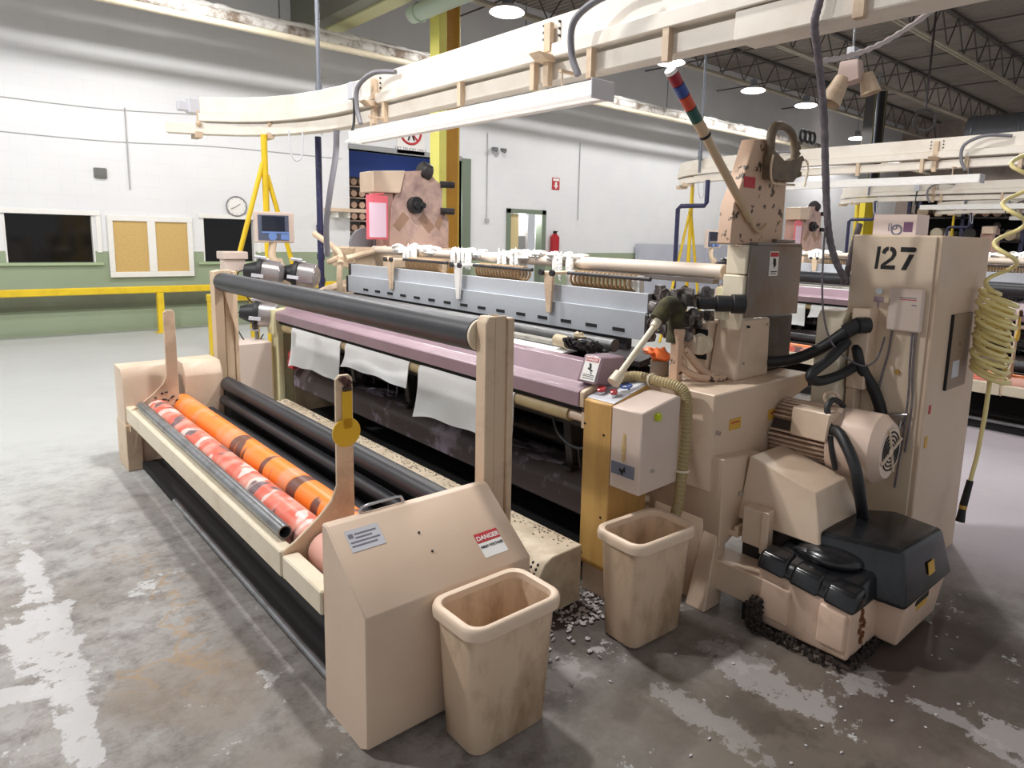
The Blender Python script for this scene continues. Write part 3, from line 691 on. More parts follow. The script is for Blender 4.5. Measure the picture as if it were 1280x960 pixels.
    for x, z, r in ((1.63, 0.565, 0.052), (1.60, 0.440, 0.036), (1.50, 0.365, 0.034)):
        g = G(); g.cyl((x, 2.207, z), (x, 5.428, z), r, n=28); part('guide_roller', g, BLACKPIPE, w)
    g = G(); g.cyl((1.66, 2.207, 0.492), (1.66, 5.428, 0.492), 0.009, n=10); part('tie_rod', g, STEEL, w)
    g = G(); g.box(1.02, 1.62, 2.205, 5.43, 0.01, 0.06); g.box(1.60, 1.64, 2.205, 5.43, 0.06, 0.30); part('pit_shade_plate', g, PIT, w)  # black plate for the shade under the rollers and the pit cover
    g = G(); g.box(1.688, 1.70, 2.29, 5.74, 0.06, 0.535); part('gap_shade_sheet', g, PIT, w)  # added black sheet, stands for the shade between the rollers
    g = G(); g.cyl((0.985, 2.21, 0.10), (0.985, 4.4, 0.10), 0.016, n=10); part('floor_rod', g, STEEL, w)
    # posts with black top roller
    for y0, y1, tall in ((2.215, 2.285, 1.415), (5.755, 5.825, 1.42)):
        g = G()
        g.prism([(1.685, 0), (1.685, tall - 0.03), (1.70, tall), (1.735, tall), (1.735, 0)], 'y', y0, y1) if y0 < 3 else g.prism([(1.65, 0), (1.65, tall - 0.01), (1.70, tall), (1.72, tall), (1.72, 0)], 'y', y0 - 0.03, y1)
        g.box(1.735, 1.80, y0 + 0.005, y0 + 0.02, 0, tall)
        g.box(1.80, 1.83, y0 - 0.01, y1, 0, tall - 0.01)
        g.box(1.74, 1.80, y1 - 0.01, y1, 0, tall)
        if y0 > 3:
            g.prism([(1.72, 1.26), (1.82, 0.85), (1.82, 1.26)], 'y', y0 - 0.045, y0 - 0.03)
        part('roller_post', g, BEIGE2, w, bevel=0.004)
    g = G(); g.cyl((1.72, 2.30, 1.328), (1.72, 5.735, 1.328), 0.073, n=44); part('top_roller', g, BLACKPIPE, w, bevel=0.004, label='thick black top roller')
    g = G(); g.cyl((1.72, 2.287, 1.328), (1.72, 2.306, 1.328), 0.07, n=36); part('roller_bearing', g, CREAM, w); g = G(); g.cyl((1.72, 5.735, 1.328), (1.72, 5.755, 1.328), 0.03, n=20); part('roller_bearing', g, CREAM, w)
    return w
winder = build_winder()
# loose steel tube lying on the rail
g = G(); g.pipe((1.004, 2.68, 0.5065), (1.012, 5.30, 0.5065), 0.030, 0.024, 28)
solo('steel_tube', g, STEEL, 'bare grey steel tube lying along the front rail against the red roller', 'tube', (1.0, 4.0, 0.476))
# perforated walkboard
t = thing('walkboard', 'low beige walkboard with perforated front between winder and loom', 'walkboard', (2.05, 3.9, 0))
g = G(); g.prism([(1.90, 0.02), (1.90, 0.17), (1.965, 0.275), (2.01, 0.30), (2.20, 0.305), (2.20, 0.02)], 'x' if False else 'y', 2.12, 5.72); part('board', g, mat('dusty cream walkboard', (206, 190, 166), 0.6, dirt=(150, 128, 98), amount=0.6, scale=9.0), t, bevel=0.004)
g = G()
for i in range(14):
    for j in range(5):
        y = 2.16 + i * 0.034; s = 0.16 + j * 0.18; p = V((1.90, y, 0.17)).lerp(V((1.965, y, 0.275)), s)
        nn = V((-0.85, 0, 0.526))
        g.cyl(p - nn * 0.002, p + nn * 0.0008, 0.0075, n=8)
part('perforation_holes', g, PIT, t)
g = G()
for k in range(420):
    y = random.uniform(2.15, 5.7); g.ball((2.197 - abs(random.gauss(0, .035)), y, 0.305), random.uniform(.002, .006), random.uniform(.002, .008), random.uniform(.001, .003), n=6, rough=.3)
o = part('lint_crumbs', g, mat('grey lint crumbs', (120, 110, 96), 0.95), t)
# ================================================================ the loom
def sq(g, x0, x1, z0, z1, y0, y1): g.box(x0, x1, y0, y1, z0, z1)
def build_loom():
    w = thing('weaving_loom', 'front terry weaving loom with mauve breast beam and grey reed covers', 'loom', (2.9, 4.2, 0), group='weaving looms')
    # ---- near side housing
    g = G(); g.prism([(2.70, 1.03), (3.61, 1.035), (3.61, 0.955), (3.42, 0.90), (3.29, 0.78), (3.37, 0.68), (3.37, 0.55), (2.70, 0.55)], 'y', 1.77, 2.36)
    h = part('gear_housing', g, BEIGE, w, bevel=0.006)
    g = G(); g.prism([(2.715, 0.73), (2.74, 0.73), (3.05, 0.70), (3.08, 0.36), (2.95, 0.36), (2.73, 0.27), (2.715, 0.30)], 'y', 1.705, 2.34); part('lower_housing', g, BEIGE, w, bevel=0.006)
    g = G(); g.hexa([(2.72, 1.72, 0.36), (2.72, 1.80, 0.36), (2.80, 1.80, 0.36), (2.80, 1.72, 0.36)], [(2.60, 1.69, 0.0), (2.60, 1.80, 0.0), (2.74, 1.80, 0.0), (2.74, 1.69, 0.0)])
    g.hexa([(2.72, 1.80, 0.44), (2.72, 2.10, 0.44), (2.80, 2.10, 0.44), (2.80, 1.80, 0.44)], [(2.66, 1.80, 0.0), (2.66, 2.10, 0.0), (2.8, 2.10, 0.0), (2.8, 1.80, 0.0)])
    part('frame_foot', g, BEIGE, w, bevel=0.005)
    g = G(); g.box(2.80, 3.10, 1.66, 1.76, 0.33, 0.36); g.box(2.80, 3.10, 1.66, 1.68, 0.36, 0.385); part('drip_ledge', g, BEIGE2, w, bevel=0.003)
    for x, z in ((2.885, 0.862), (3.245, 0.856)):
        g = G(); g.box(x - 0.05, x + 0.05, 1.7665, 1.7695, z - 0.028, z + 0.028)
        g.mi = 1; g.box(x - 0.035, x + 0.035, 1.7645, 1.767, z + 0.006, z + 0.012)
        part('yellow_label', g, [LABELYEL, LABELRED], h)
    for x, y, z in ((2.735, 1.766, 0.843), (2.86, 1.70, 0.53)):
        g = G(); g.cyl((x, y, z), (x, y - 0.012, z), 0.011, n=12); part('lock_knob', g, CHROME, h)
    # ---- upper box on the housing
    g = G(); g.hexa([(3.06, 1.89, 1.03), (3.06, 2.06, 1.03), (3.375, 2.06, 1.03), (3.375, 1.89, 1.03)], [(3.115, 1.90, 1.345), (3.115, 2.06, 1.345), (3.375, 2.06, 1.345), (3.375, 1.90, 1.345)])
    u = part('upper_cover', g, BEIGE, w, bevel=0.008)
    for x, z in ((3.15, 1.31), (3.34, 1.31), (3.12, 1.12)):
        g = G(); g.cyl((x, 1.9, z), (x, 1.885, z), 0.007, n=10); part('cover_screw', g, CHROME if x != 3.15 else INK, u)
    g = G(); g.box(3.05, 3.30, 2.065, 2.23, 1.03, 1.325); part('clutch_cover', g, BEIGE, w, bevel=0.012)
    g = G(); g.cyl((3.06, 2.105, 1.20), (3.01, 2.095, 1.20), 0.062, 0.055, n=28); g.box(2.985, 3.02, 2.08, 2.125, 1.15, 1.25); part('hand_wheel', g, CREAM, w, bevel=0.004)
    g = G(); g.box(3.036, 3.05, 2.068, 2.14, 1.12, 1.28); part('wheel_guard', g, PIT, w)
    # ---- control cabinet
    g = G(); g.prism([(2.30, 0.594), (2.30, 0.98), (2.555, 1.028), (2.58, 1.02), (2.58, 0.602)], 'y', 1.875, 2.056)
    c = part('control_cabinet', g, PANELBEIGE, w, bevel=0.006)
    g = G(); g.cyl((2.405, 1.8745, 0.952), (2.405, 1.862, 0.952), 0.02, n=20); g.cyl((2.405, 1.862, 0.952), (2.405, 1.858, 0.952), 0.016, n=20); part('green_button', g, GREENBTN, c)
    g = G(); g.cyl((2.39, 1.8745, 0.70), (2.39, 1.866, 0.70), 0.01, n=12); part('cam_lock', g, CHROME, c)
    g = G(); g.box(2.2965, 2.2995, 1.905, 2.043, 0.665, 0.725)
    g.mi = 1
    for p in ([(1.985, .705), (1.995, .69), (1.975, .675)], [(1.96, .715), (1.972, .695), (1.955, .685)], [(1.99, .69), (1.965, .70), (1.968, .672)]):
        g.prism(p, 'x', 2.295, 2.2966)
    part('emblem_plate', g, [BLUESTEEL, INK], c)
    g = G()
    for z, r, q in ((0.84, 0.012, .05), (0.80, 0.016, .05), (0.76, 0.014, .05)): g.ball((2.299, 1.972, z), 0.0015, r, 0.03, n=8, rough=.2)
    part('worn_patch', g, mat('worn paint patch', (196, 166, 118), 0.6), c)
    # ---- ochre operator post
    g = G(); g.prism([(2.30, 0.15), (2.30, 0.978), (2.585, 1.055), (2.585, 0.15)], 'y', 2.06, 2.238)
    o = part('operator_post', g, OCHRE, w, bevel=0.005)
    g = G(); g.prism([(2.315, 0.0), (2.315, 0.15), (2.58, 0.15), (2.58, 0.0)], 'y', 2.05, 2.225); part('post_plinth', g, BEIGE, w, bevel=0.004)
    sd = V((0.285, 0, 0.077)).normalized(); sn = V((-sd.z, 0, sd.x))
    def sp(s, y, h=0.0): p = V((2.30, y, 0.978)) + sd * s + sn * h; return p
    g = G(); g.hexa([sp(.02, 2.062, .0005), sp(.02, 2.236, .0005), sp(.28, 2.236, .0005), sp(.28, 2.062, .0005)], [sp(.02, 2.062, .003), sp(.02, 2.236, .003), sp(.28, 2.236, .003), sp(.28, 2.062, .003)]); f = part('button_plate', g, LABELGREY, o)
    for s, y, r in ((0.085, 2.195, 0.024), (0.085, 2.115, 0.018)):
        g = G(); g.cyl(sp(s, y, .003), sp(s, y, .018), r * .8, n=20); g.mi = 1; g.cyl(sp(s, y, .018), sp(s, y, .034), r, n=20); part('push_button', g, [CHROME, REDBTN], o, bevel=0.002)
    g = G(); g.torus(sp(.20, 2.14, .004), sn, 0.025, 0.006, 20, 6); g.cyl(sp(.175, 2.10, .004), sp(.235, 2.17, .004), 0.005, n=6); part('blue_emblem', g, SCREENBLUE, o)
    g = G()
    for y, z in ((2.10, 0.83), (2.225, 0.86), (2.10, 0.42), (2.22, 0.20)): g.cyl((2.30, y, z), (2.297, y, z), 0.006, n=10)
    part('post_screws', g, INK, o)
    # ---- breast beam
    prof = [(2.30, 0.93), (2.30, 1.003), (2.312, 1.012), (2.385, 1.030), (2.42, 1.075), (2.455, 1.122), (2.52, 1.126), (2.52, 0.93)]
    g = G(); g.prism(prof, 'y', 2.275, 6.19); b = part('breast_beam', g, MAUVE, w, bevel=0.003, angle=12)
    g = G(); g.prism([(x + (.006 if x < 2.4 else -.006), z) for x, z in prof], 'y', 2.245, 2.275); part('beam_end_plate', g, BEIGE2, w, bevel=0.003)
    g = G()
    for x, z in ((2.36, 0.975), (2.45, 1.0)): g.cyl((x, 2.245, z), (x, 2.243, z), 0.013, n=12)
    part('beam_bolts', g, INK, b)
    g = G(); g.hexa([(2.345, 2.21, 1.045), (2.345, 2.345, 1.045), (2.62, 2.345, 1.0), (2.62, 2.21, 1.0)], [(2.395, 2.215, 1.175), (2.395, 2.34, 1.175), (2.56, 2.34, 1.165), (2.56, 2.215, 1.165)])
    k = part('pinch_guard', g, MAUVE, w, bevel=0.008)
    a = V((2.345, 0, 1.045)); bt = V((2.395, 0, 1.175)); dd = (bt - a).normalized(); nn = V((-dd.z, 0, dd.x))
    def gp(y, s, h): q = a + dd * s + nn * h; return V((q.x, y, q.z))
    g = G(); g.hexa([gp(2.222, .012, .0006), gp(2.318, .012, .0006), gp(2.318, .132, .0006), gp(2.222, .132, .0006)], [gp(2.222, .012, .002), gp(2.318, .012, .002), gp(2.318, .132, .002), gp(2.222, .132, .002)])
    g.mi = 1; g.hexa([gp(2.228, .108, .002), gp(2.312, .108, .002), gp(2.312, .129, .002), gp(2.228, .129, .002)], [gp(2.228, .108, .0027), gp(2.312, .108, .0027), gp(2.312, .129, .0027), gp(2.228, .129, .0027)])
    g.mi = 2
    for q in ([(2.285, .10), (2.27, .098), (2.262, .075), (2.275, .07)], [(2.285, .078), (2.25, .066), (2.252, .058), (2.287, .07)], [(2.272, .072), (2.262, .06), (2.25, .048), (2.258, .047)]):
        g.hexa([gp(y, s, .002) for y, s in q], [gp(y, s, .0028) for y, s in q])
    for s in (.04, .032, .022): g.hexa([gp(2.232, s, .002), gp(2.308, s, .002), gp(2.308, s + .003, .002), gp(2.232, s + .003, .002)], [gp(2.232, s, .0027), gp(2.308, s, .0027), gp(2.308, s + .003, .0027), gp(2.232, s + .003, .0027)])
    ds = part('danger_label', g, [LABELWHITE, LABELRED, INK], k)
    g = G(); g.text('DANGER', gp(2.27, .112, .003), (0, -1, 0), dd, 0.018, align='CENTER', bold=True); part('danger_lettering', g, LABELWHITE, k)
    # dark gap strip, cloth rollers under the beam
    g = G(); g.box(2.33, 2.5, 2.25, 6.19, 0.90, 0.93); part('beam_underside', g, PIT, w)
    g = G(); g.cyl((2.36, 2.38, 0.865), (2.36, 6.12, 0.865), 0.038, n=24); part('cloth_roller', g, mat('tan cloth roller', (178, 158, 118), 0.5, dirt=(140, 118, 80), amount=0.5, scale=5.0), w)
    g = G(); g.cyl((2.36, 2.24, 0.865), (2.36, 2.38, 0.865), 0.026, n=20); g.box(2.33, 2.44, 2.24, 2.28, 0.82, 0.92); part('roller_journal', g, BEIGE, w)
    g = G(); g.cyl((2.50, 2.24, 0.80), (2.50, 6.15, 0.80), 0.05, n=24); part('tension_roller', g, DARK, w)
    # ---- inside of the machine
    g = G(); g.prism([(2.44, 0.30), (2.44, 0.43), (2.50, 0.50), (2.70, 0.50), (2.74, 0.43), (2.74, 0.30)], 'y', 2.26, 6.18); part('take_up_beam', g, PURPLE, w, bevel=0.01)
    g = G(); g.cyl((2.62, 2.25, 0.62), (2.62, 6.18, 0.62), 0.045, n=20); part('drive_shaft', g, DARK, w)
    g = G(); g.box(2.86, 2.9, 2.25, 6.2, 0.02, 1.06); g.box(2.40, 2.86, 2.36, 6.2, 0.02, 0.05); part('cavity_shade_plate', g, PIT, w)  # black back and bottom that paint the shade of the inner cavity
    for y in (2.52, 3.35, 4.2, 5.05, 5.85):
        g = G(); g.prism([(2.50, 0.50), (2.44, 0.90), (2.60, 0.90), (2.68, 0.50)], 'y', y - 0.03, y + 0.03); g.box(2.46, 2.66, y - 0.04, y + 0.04, 0.50, 0.53); part('support_bracket', g, DARK, w, bevel=0.006)
    g = G(); g.hull([(2.80, 2.27, 0.50), (2.80, 2.85, 0.64), (2.80, 2.27, 0.76), (2.80, 2.85, 0.80), (2.82, 2.27, 0.50), (2.82, 2.85, 0.80)]); part('floor_glimpse_sheet', g, GREYPANEL, w)  # grey sheet standing for the light floor seen through the machine
    g = G(); g.tube([(2.44, 2.60, 0.78), (2.44, 2.55, 0.70), (2.44, 2.42, 0.66), (2.45, 2.28, 0.70)], 0.009, n=8); g.tube([(2.44, 2.40, 0.66), (2.43, 2.37, 0.56)], 0.007, n=8); part('inner_cable', g, BLACK, w)
    g = G()
    for k in range(34): g.ball((2.46 + random.uniform(0, .2), random.uniform(2.5, 6.0), 0.505 + random.uniform(-.01, .01)), random.uniform(.02, .05), random.uniform(.03, .12), .008, n=8, rough=.35)
    for k in range(40):
        y = random.uniform(3.0, 5.9); g.cyl((2.42, y, 0.9), (2.42 + random.uniform(-.02, .02), y + random.uniform(-.02, .02), 0.9 - random.uniform(.1, .35)), 0.002, n=5)
    o_ = part('hanging_lint', g, mat('grey lilac lint', (130, 120, 130), 0.95), w); o_['kind'] = 'stuff'
    # ---- cloth table, bars and reed covers
    g = G(); g.prism([(2.52, 1.118), (2.76, 1.128), (2.76, 1.12), (2.52, 1.11)], 'y', 2.66, 6.1); part('woven_cloth', g, CLOTH, w)
    g = G(); g.cyl((2.745, 2.45, 1.17), (2.745, 6.12, 1.17), 0.036, n=20); part('front_bar', g, mat('dull grey bar', (112, 112, 112), 0.4, metal=0.4, dirt=(60, 58, 58), amount=0.6, scale=5.0), w)
    g = G(); g.box(2.64, 2.70, 2.75, 6.1, 1.128, 1.155); part('temple_bar', g, mat('linty grey bar', (150, 146, 138), 0.7, dirt=(96, 92, 88), amount=0.7, scale=14), w, bevel=0.004)
    g = G(); g.box(2.92, 2.945, 2.38, 5.93, 1.345, 1.452); part('upper_reed_cover', g, GREYPANEL, w, bevel=0.002)
    ys = [5.594 - i * 0.2165 for i in range(15)]
    g = G(); g.box(2.895, 2.92, 2.37, 5.94, 1.195, 1.347)
    g.mi = 1
    for y in ys:
        if y > 2.5: g.box(2.892, 2.896, y - 0.045, y + 0.045, 1.226, 1.246)
    part('lower_reed_cover', g, [GREYPANEL, INK], w)
    for y0, y1 in ((2.345, 2.37), (5.94, 5.965)):
        g = G(); g.box(2.885, 2.96, y0, y1, 1.19, 1.34); g.box(2.91, 2.97, y0, y1, 1.34, 1.455); part('cover_end', g, DARK, w, bevel=0.003)
    g = G(); g.box(2.955, 3.0, 2.55, 5.95, 1.04, 1.19); part('sley_panel', g, mat('near black sley', (52, 50, 54), 0.5), w)
    g = G(); g.prism([(2.78, 1.10), (2.90, 1.12), (3.05, 1.12), (3.05, 1.08), (2.78, 1.07)], 'y', 2.30, 6.1); part('race_board', g, DARK, w)
    # ---- top tube with lint and tapered fingers
    g = G(); g.cyl((3.2, 2.09, 1.583), (3.2, 6.0, 1.583), 0.036, n=28); g.cyl((3.2, 2.09, 1.583), (3.2, 3.25, 1.583), 0.041, n=28); part('top_tube', g, mat('cream tube', (216, 200, 184), 0.45), w, bevel=0.003)
    g = G(); g.box(3.17, 3.23, 2.14, 3.2, 1.515, 1.54); part('tube_rail', g, GREYSTEEL, w)
    for y, ln in ((3.3, 0.2), (3.62, 0.1), (3.85, 0.24), (4.45, 0.3), (5.0, 0.15), (5.25, 0.2), (5.5, 0.12)):
        g = G()
        for k in range(16): g.ball((3.19 + random.uniform(-.03, .03), y + random.uniform(-ln, ln) * .6, 1.605 + random.uniform(-.02, .025)), random.uniform(.02, .045), random.uniform(.03, .07), random.uniform(.015, .03), n=8, rough=.3)
        for k in range(10 if ln > .18 else 0): 
            yy = y + random.uniform(-ln, ln) * .5; g.ball((3.14 + random.uniform(-.015, .01), yy, 1.56), 0.008, 0.02, random.uniform(.05, .09), n=6, rough=.3)
        part('lint_clump', g, LINT, w)
    for y in (5.11, 4.125, 3.135):
        g = G(); g.hexa([(2.862, y - 0.045, 1.52), (2.862, y + 0.045, 1.52), (2.885, y + 0.045, 1.52), (2.885, y - 0.045, 1.52)], [(2.87, y - 0.022, 1.275), (2.87, y + 0.022, 1.275), (2.885, y + 0.022, 1.275), (2.885, y - 0.022, 1.275)]); g.box(2.86, 3.17, y - 0.04, y + 0.04, 1.515, 1.535)
        part('cover_finger', g, BEIGE2 if y != 4.125 else WHITE, w, bevel=0.004)
        g = G(); g.cyl((2.94, y - 0.1, 1.53), (2.94, y - 0.75, 1.53), 0.012, n=12); part('finger_rod', g, DARK, w)
        g = G()
        for k in range(15): g.torus((3.0, y - 0.12 - 0.034 * k, 1.495), (0.35, 1, 0), 0.045, 0.009, 14, 6)
        part('spring', g, mat('brown spring steel', (166, 136, 100), 0.5, metal=0.2), w)
        g = G(); g.cyl((2.86, y - 0.05, 1.527), (2.84, y - 0.05, 1.527), 0.02, n=14); g.cyl((2.86, y + 0.05, 1.527), (2.84, y + 0.05, 1.527), 0.02, n=14); part('pivot_bolt', g, DARK, w)
    for y in (4.55, 3.05, 5.4, 2.55):
        g = G(); g.box(2.99, 3.03, y - 0.05, y + 0.05, 1.42, 1.54); part('harness_block', g, WHITE if y < 4 else BEIGE2, w, bevel=0.004)
    # ---- near head
    g = G(); g.prism([(3.02, 1.735), (3.03, 1.93), (3.075, 2.015), (3.18, 2.266), (3.286, 2.276), (3.31, 2.17), (3.525, 2.11), (3.527, 1.735)], 'y', 1.95, 2.03); hd = part('head_plate', g, SPECK, w, bevel=0.004, label='oil spattered tall beige head plate')
    g = G(); g.box(3.105, 3.205, 1.946, 1.9495, 2.02, 2.075); part('red_label', g, LABELRED, hd)
    g = G()
    # selector casting with an open loop handle
    g.prism([(3.27, 2.07), (3.262, 2.19), (3.30, 2.215), (3.40, 2.175), (3.47, 2.18), (3.52, 2.20), (3.60, 2.21), (3.57, 2.12), (3.51, 2.07)], 'y', 1.90, 1.948)
    g.tube([(3.29, 1.922, 2.17), (3.283, 1.922, 2.24), (3.287, 1.922, 2.30), (3.32, 1.922, 2.342), (3.375, 1.922, 2.352)], 0.024, n=12)
    g.tube([(3.375, 1.922, 2.352), (3.44, 1.922, 2.345), (3.50, 1.922, 2.318), (3.53, 1.922, 2.26), (3.535, 1.922, 2.19)], 0.02, n=12)
    for x, z in ((3.56, 2.26), (3.60, 2.20), (3.585, 2.12), (3.555, 2.225), (3.54, 2.28)): g.ball((x, 1.92, z), 0.018, .022, .018, n=8, rough=.2)
    part('selector_casting', g, mat('grimy olive casting', (112, 96, 74), 0.55, dirt=(66, 56, 56), amount=0.8, scale=9.0), w, bevel=0.006)
    g = G(); g.tube([(3.60, 1.92, 2.19), (3.66, 1.92, 2.20), (3.69, 1.92, 2.16), (3.67, 1.92, 2.06)], 0.006, n=6); part('thin_hose', g, CREAM, w)
    g = G(); g.tube([(3.262, 1.89, 2.19), (3.25, 1.89, 2.12), (3.275, 1.89, 2.055), (3.36, 1.89, 2.05), (3.50, 1.89, 2.055)], 0.006, n=6); part('casting_rim', g, BEIGE2, w)
    g = G()
    for k in range(3): g.torus((3.66 + .055 * k, 1.95, 2.335), (0, 1, 0), 0.03, 0.008, 14, 6)
    part('cable_loops', g, BLACK, w)
    # stacked base of the near head
    g = G(); g.prism([(3.125, 1.355), (3.14, 1.73), (3.67, 1.73), (3.665, 1.35)], 'y', 1.90, 1.912); p2 = part('side_plate', g, GREYSTEEL, w, bevel=0.003)
    g = G(); g.box(3.32, 3.41, 1.8965, 1.8995, 1.57, 1.70); g.mi = 1; g.box(3.325, 3.405, 1.895, 1.8966, 1.672, 1.695); g.mi = 2; g.prism([(3.355, 1.665), (3.38, 1.66), (3.385, 1.63), (3.37, 1.61), (3.355, 1.635)], 'y', 1.895, 1.8966); g.box(3.335, 3.40, 1.895, 1.8966, 1.59, 1.595); g.box(3.335, 3.39, 1.895, 1.8966, 1.58, 1.584)
    part('danger_label', g, [LABELWHITE, LABELRED, INK], p2)
    for z0, z1, dx in ((1.58, 1.728, 0.0), (1.43, 1.575, -0.006), (1.05, 1.425, -0.012)):
        g = G(); g.box(3.118 + dx, 3.64 if z0 > 1.4 else 3.24, 1.914, 2.03 + (0.01 if z0 < 1.5 else 0), z0, z1); part('head_block', g, CREAM, w, bevel=0.005)
    g = G(); g.box(3.2, 3.66, 1.90, 2.2, 1.73, 1.745); g.box(3.42, 3.62, 1.92, 2.0, 1.745, 1.765); part('head_tray', g, GREYSTEEL, w, bevel=0.003)
    g = G(); g.box(3.35, 3.66, 1.92, 2.25, 1.04, 1.35); part('lower_gearing', g, DARK, w, bevel=0.01)
    # ---- far head
    g = G(); g.prism([(3.45, 1.60), (3.48, 2.03), (3.64, 2.362), (3.90, 2.39), (4.0, 2.30), (4.08, 2.25), (4.08, 2.0), (4.16, 1.90), (4.16, 1.60)], 'y', 6.15, 6.24); fh = part('head_plate', g, mat('pinkish grimy beige paint', (206, 174, 160), 0.5, dirt=(128, 104, 106), amount=0.75, scale=4.0), w, bevel=0.005, label='far grimy pinkish head plate with black hub')
    g = G(); g.cyl((3.73, 6.15, 2.03), (3.73, 6.08, 2.03), 0.085, n=24); g.cyl((3.73, 6.08, 2.03), (3.73, 6.06, 2.03), 0.04, n=16); g.cyl((3.79, 6.12, 2.03), (3.79, 6.05, 2.03), 0.03, n=14); part('hub', g, BLACK, fh, bevel=0.004)
    for x, z in ((4.05, 2.26), (4.05, 1.985)):
        g = G(); g.cyl((x, 6.14, z), (x + 0.14, 6.10, z), 0.035, n=16); part('stub_shaft', g, DARK, fh)
    for q in ([(3.49, 1.82), (3.60, 1.96), (3.68, 1.90), (3.56, 1.76)], [(3.78, 1.89), (3.85, 1.96), (3.98, 1.82), (3.91, 1.75)], [(3.98, 1.84), (4.03, 1.93), (4.10, 1.93), (4.04, 1.78)]):
        g = G(); g.prism(q, 'y', 6.147, 6.151); part('bare_patch', g, mat('bare tan patch', (168, 134, 112), 0.6), fh)
    g = G(); g.cyl((3.83, 6.2, 2.40), (3.95, 6.2, 2.36), 0.095, n=20); part('head_motor', g, DARK, w, bevel=0.02)
    g = G(); g.hull([(3.26, 6.12, 2.335), (3.26, 6.4, 2.335), (3.62, 6.12, 2.365), (3.62, 6.4, 2.365), (3.26, 6.12, 2.135), (3.26, 6.4, 2.135), (3.56, 6.12, 2.14), (3.56, 6.4, 2.14)]); part('head_box', g, BEIGE, w, bevel=0.006)
    g = G(); g.box(3.38, 3.5, 6.16, 6.45, 1.45, 2.14); part('head_column', g, mat('dusky rose paint', (176, 140, 128), 0.6), w, bevel=0.005)
    g = G(); g.box(3.0, 4.2, 6.0, 6.5, 1.40, 1.60); part('head_base', g, BEIGE2, w, bevel=0.01)
    # ---- far side frame
    g = G(); g.box(2.275, 2.46, 6.192, 6.34, 0.80, 1.03); g.box(2.31, 2.37, 6.19, 6.34, 0.02, 0.82); g.box(2.37, 2.46, 6.22, 6.30, 0.02, 0.82); part('far_side_frame', g, OLDCREAM, w, bevel=0.006)
    g = G(); g.prism([(2.46, 0.02), (2.46, 1.0), (2.9, 1.2), (3.6, 1.4), (4.1, 1.4), (4.1, 0.02)], 'y', 6.22, 6.5); part('far_housing', g, BEIGE2, w, bevel=0.01)
    g = G(); g.ball((2.4, 6.05, 0.62), 0.05, n=10); g.box(2.37, 2.44, 6.0, 6.12, 0.5, 0.58); part('red_cap', g, LABELRED, w)
    # ---- motor on the near side
    g = G(); g.cyl((3.36, 1.77, 0.765), (3.375, 1.44, 0.765), 0.128, n=32); g.mi = 1
    for k in range(40):
        a_ = 2 * math.pi * k / 40
        if 0.80 * math.pi < a_ < 0.93 * math.pi: continue
        ux, uz = math.cos(a_), math.sin(a_)
        p0 = V((3.36 + ux * 0.122, 1.76, 0.765 + uz * 0.122)); q0 = V((3.36 + ux * 0.165, 1.76, 0.765 + uz * 0.165)); t = V((-uz, 0, ux)) * 0.0045; e = V((0.012, -0.31, 0))
        g.hexa([p0 - t, p0 + t, q0 + t, q0 - t], [p0 - t + e, p0 + t + e, q0 + t + e, q0 - t + e])
    mo = part('motor', g, [mat('fin gap shade brown', (58, 46, 40), 0.6), mat('tan motor paint', (206, 178, 156), 0.45, dirt=(96, 70, 54), amount=0.85, scale=6.0)], w, label='finned electric motor')  # body coloured dark for the shade between the fins
    g = G(); g.cyl((3.373, 1.47, 0.765), (3.382, 1.27, 0.765), 0.172, n=44); g.cyl((3.382, 1.27, 0.765), (3.384, 1.225, 0.765), 0.172, 0.135, n=44); part('fan_cover', g, mat('glossy beige cover', (222, 196, 178), 0.25), mo, angle=40)
    g = G(); g.cyl((3.3841, 1.2245, 0.765), (3.3841, 1.2215, 0.765), 0.118, n=36); g.mi = 1
    for rr in (0.035, 0.055, 0.075, 0.095): g.torus((3.3841, 1.221, 0.765), (0, 1, 0), rr, 0.0045, 32, 6)
    g.mi = 0; 
    g.mi = 2
    for a_ in (0.4, 2.0, 3.55, 5.1): g.cyl((3.3841 + .02 * math.cos(a_), 1.219, 0.765 + .02 * math.sin(a_)), (3.3841 + .118 * math.cos(a_), 1.219, 0.765 + .118 * math.sin(a_)), 0.009, n=8)
    g.cyl((3.384, 1.2235, 0.765), (3.384, 1.216, 0.765), 0.024, n=16)
    part('fan_grille', g, [BEIGE, INK, BEIGE], mo)
    g = G(); g.hexa([(3.185, 1.64, 0.785), (3.185, 1.45, 0.785), (3.29, 1.45, 0.785), (3.29, 1.64, 0.785)], [(3.195, 1.64, 0.93), (3.195, 1.44, 0.93), (3.30, 1.44, 0.93), (3.30, 1.64, 0.93)]); tb = part('terminal_box', g, BEIGE, mo, bevel=0.007)
    g = G(); g.torus((3.36, 1.52, 0.975), (1, 0.3, 0), 0.032, 0.010, 18, 8); part('lifting_eye', g, BEIGE, mo)
    g = G(); g.box(3.25, 3.48, 1.46, 1.74, 0.585, 0.61); part('motor_foot', g, BEIGE2, mo)
    # gear cover below motor
    g = G(); g.hexa([(2.87, 1.71, 0.40), (2.87, 1.29, 0.40), (3.30, 1.27, 0.40), (3.30, 1.71, 0.40)], [(2.91, 1.69, 0.715), (2.91, 1.35, 0.63), (3.22, 1.35, 0.63), (3.25, 1.69, 0.715)])
    g2 = G(); part('belt_cover', g, BEIGE, w, bevel=0.006)
    g = G(); g.box(2.92, 3.28, 1.30, 1.70, 0.02, 0.40); part('cover_stand', g, DARK, w)
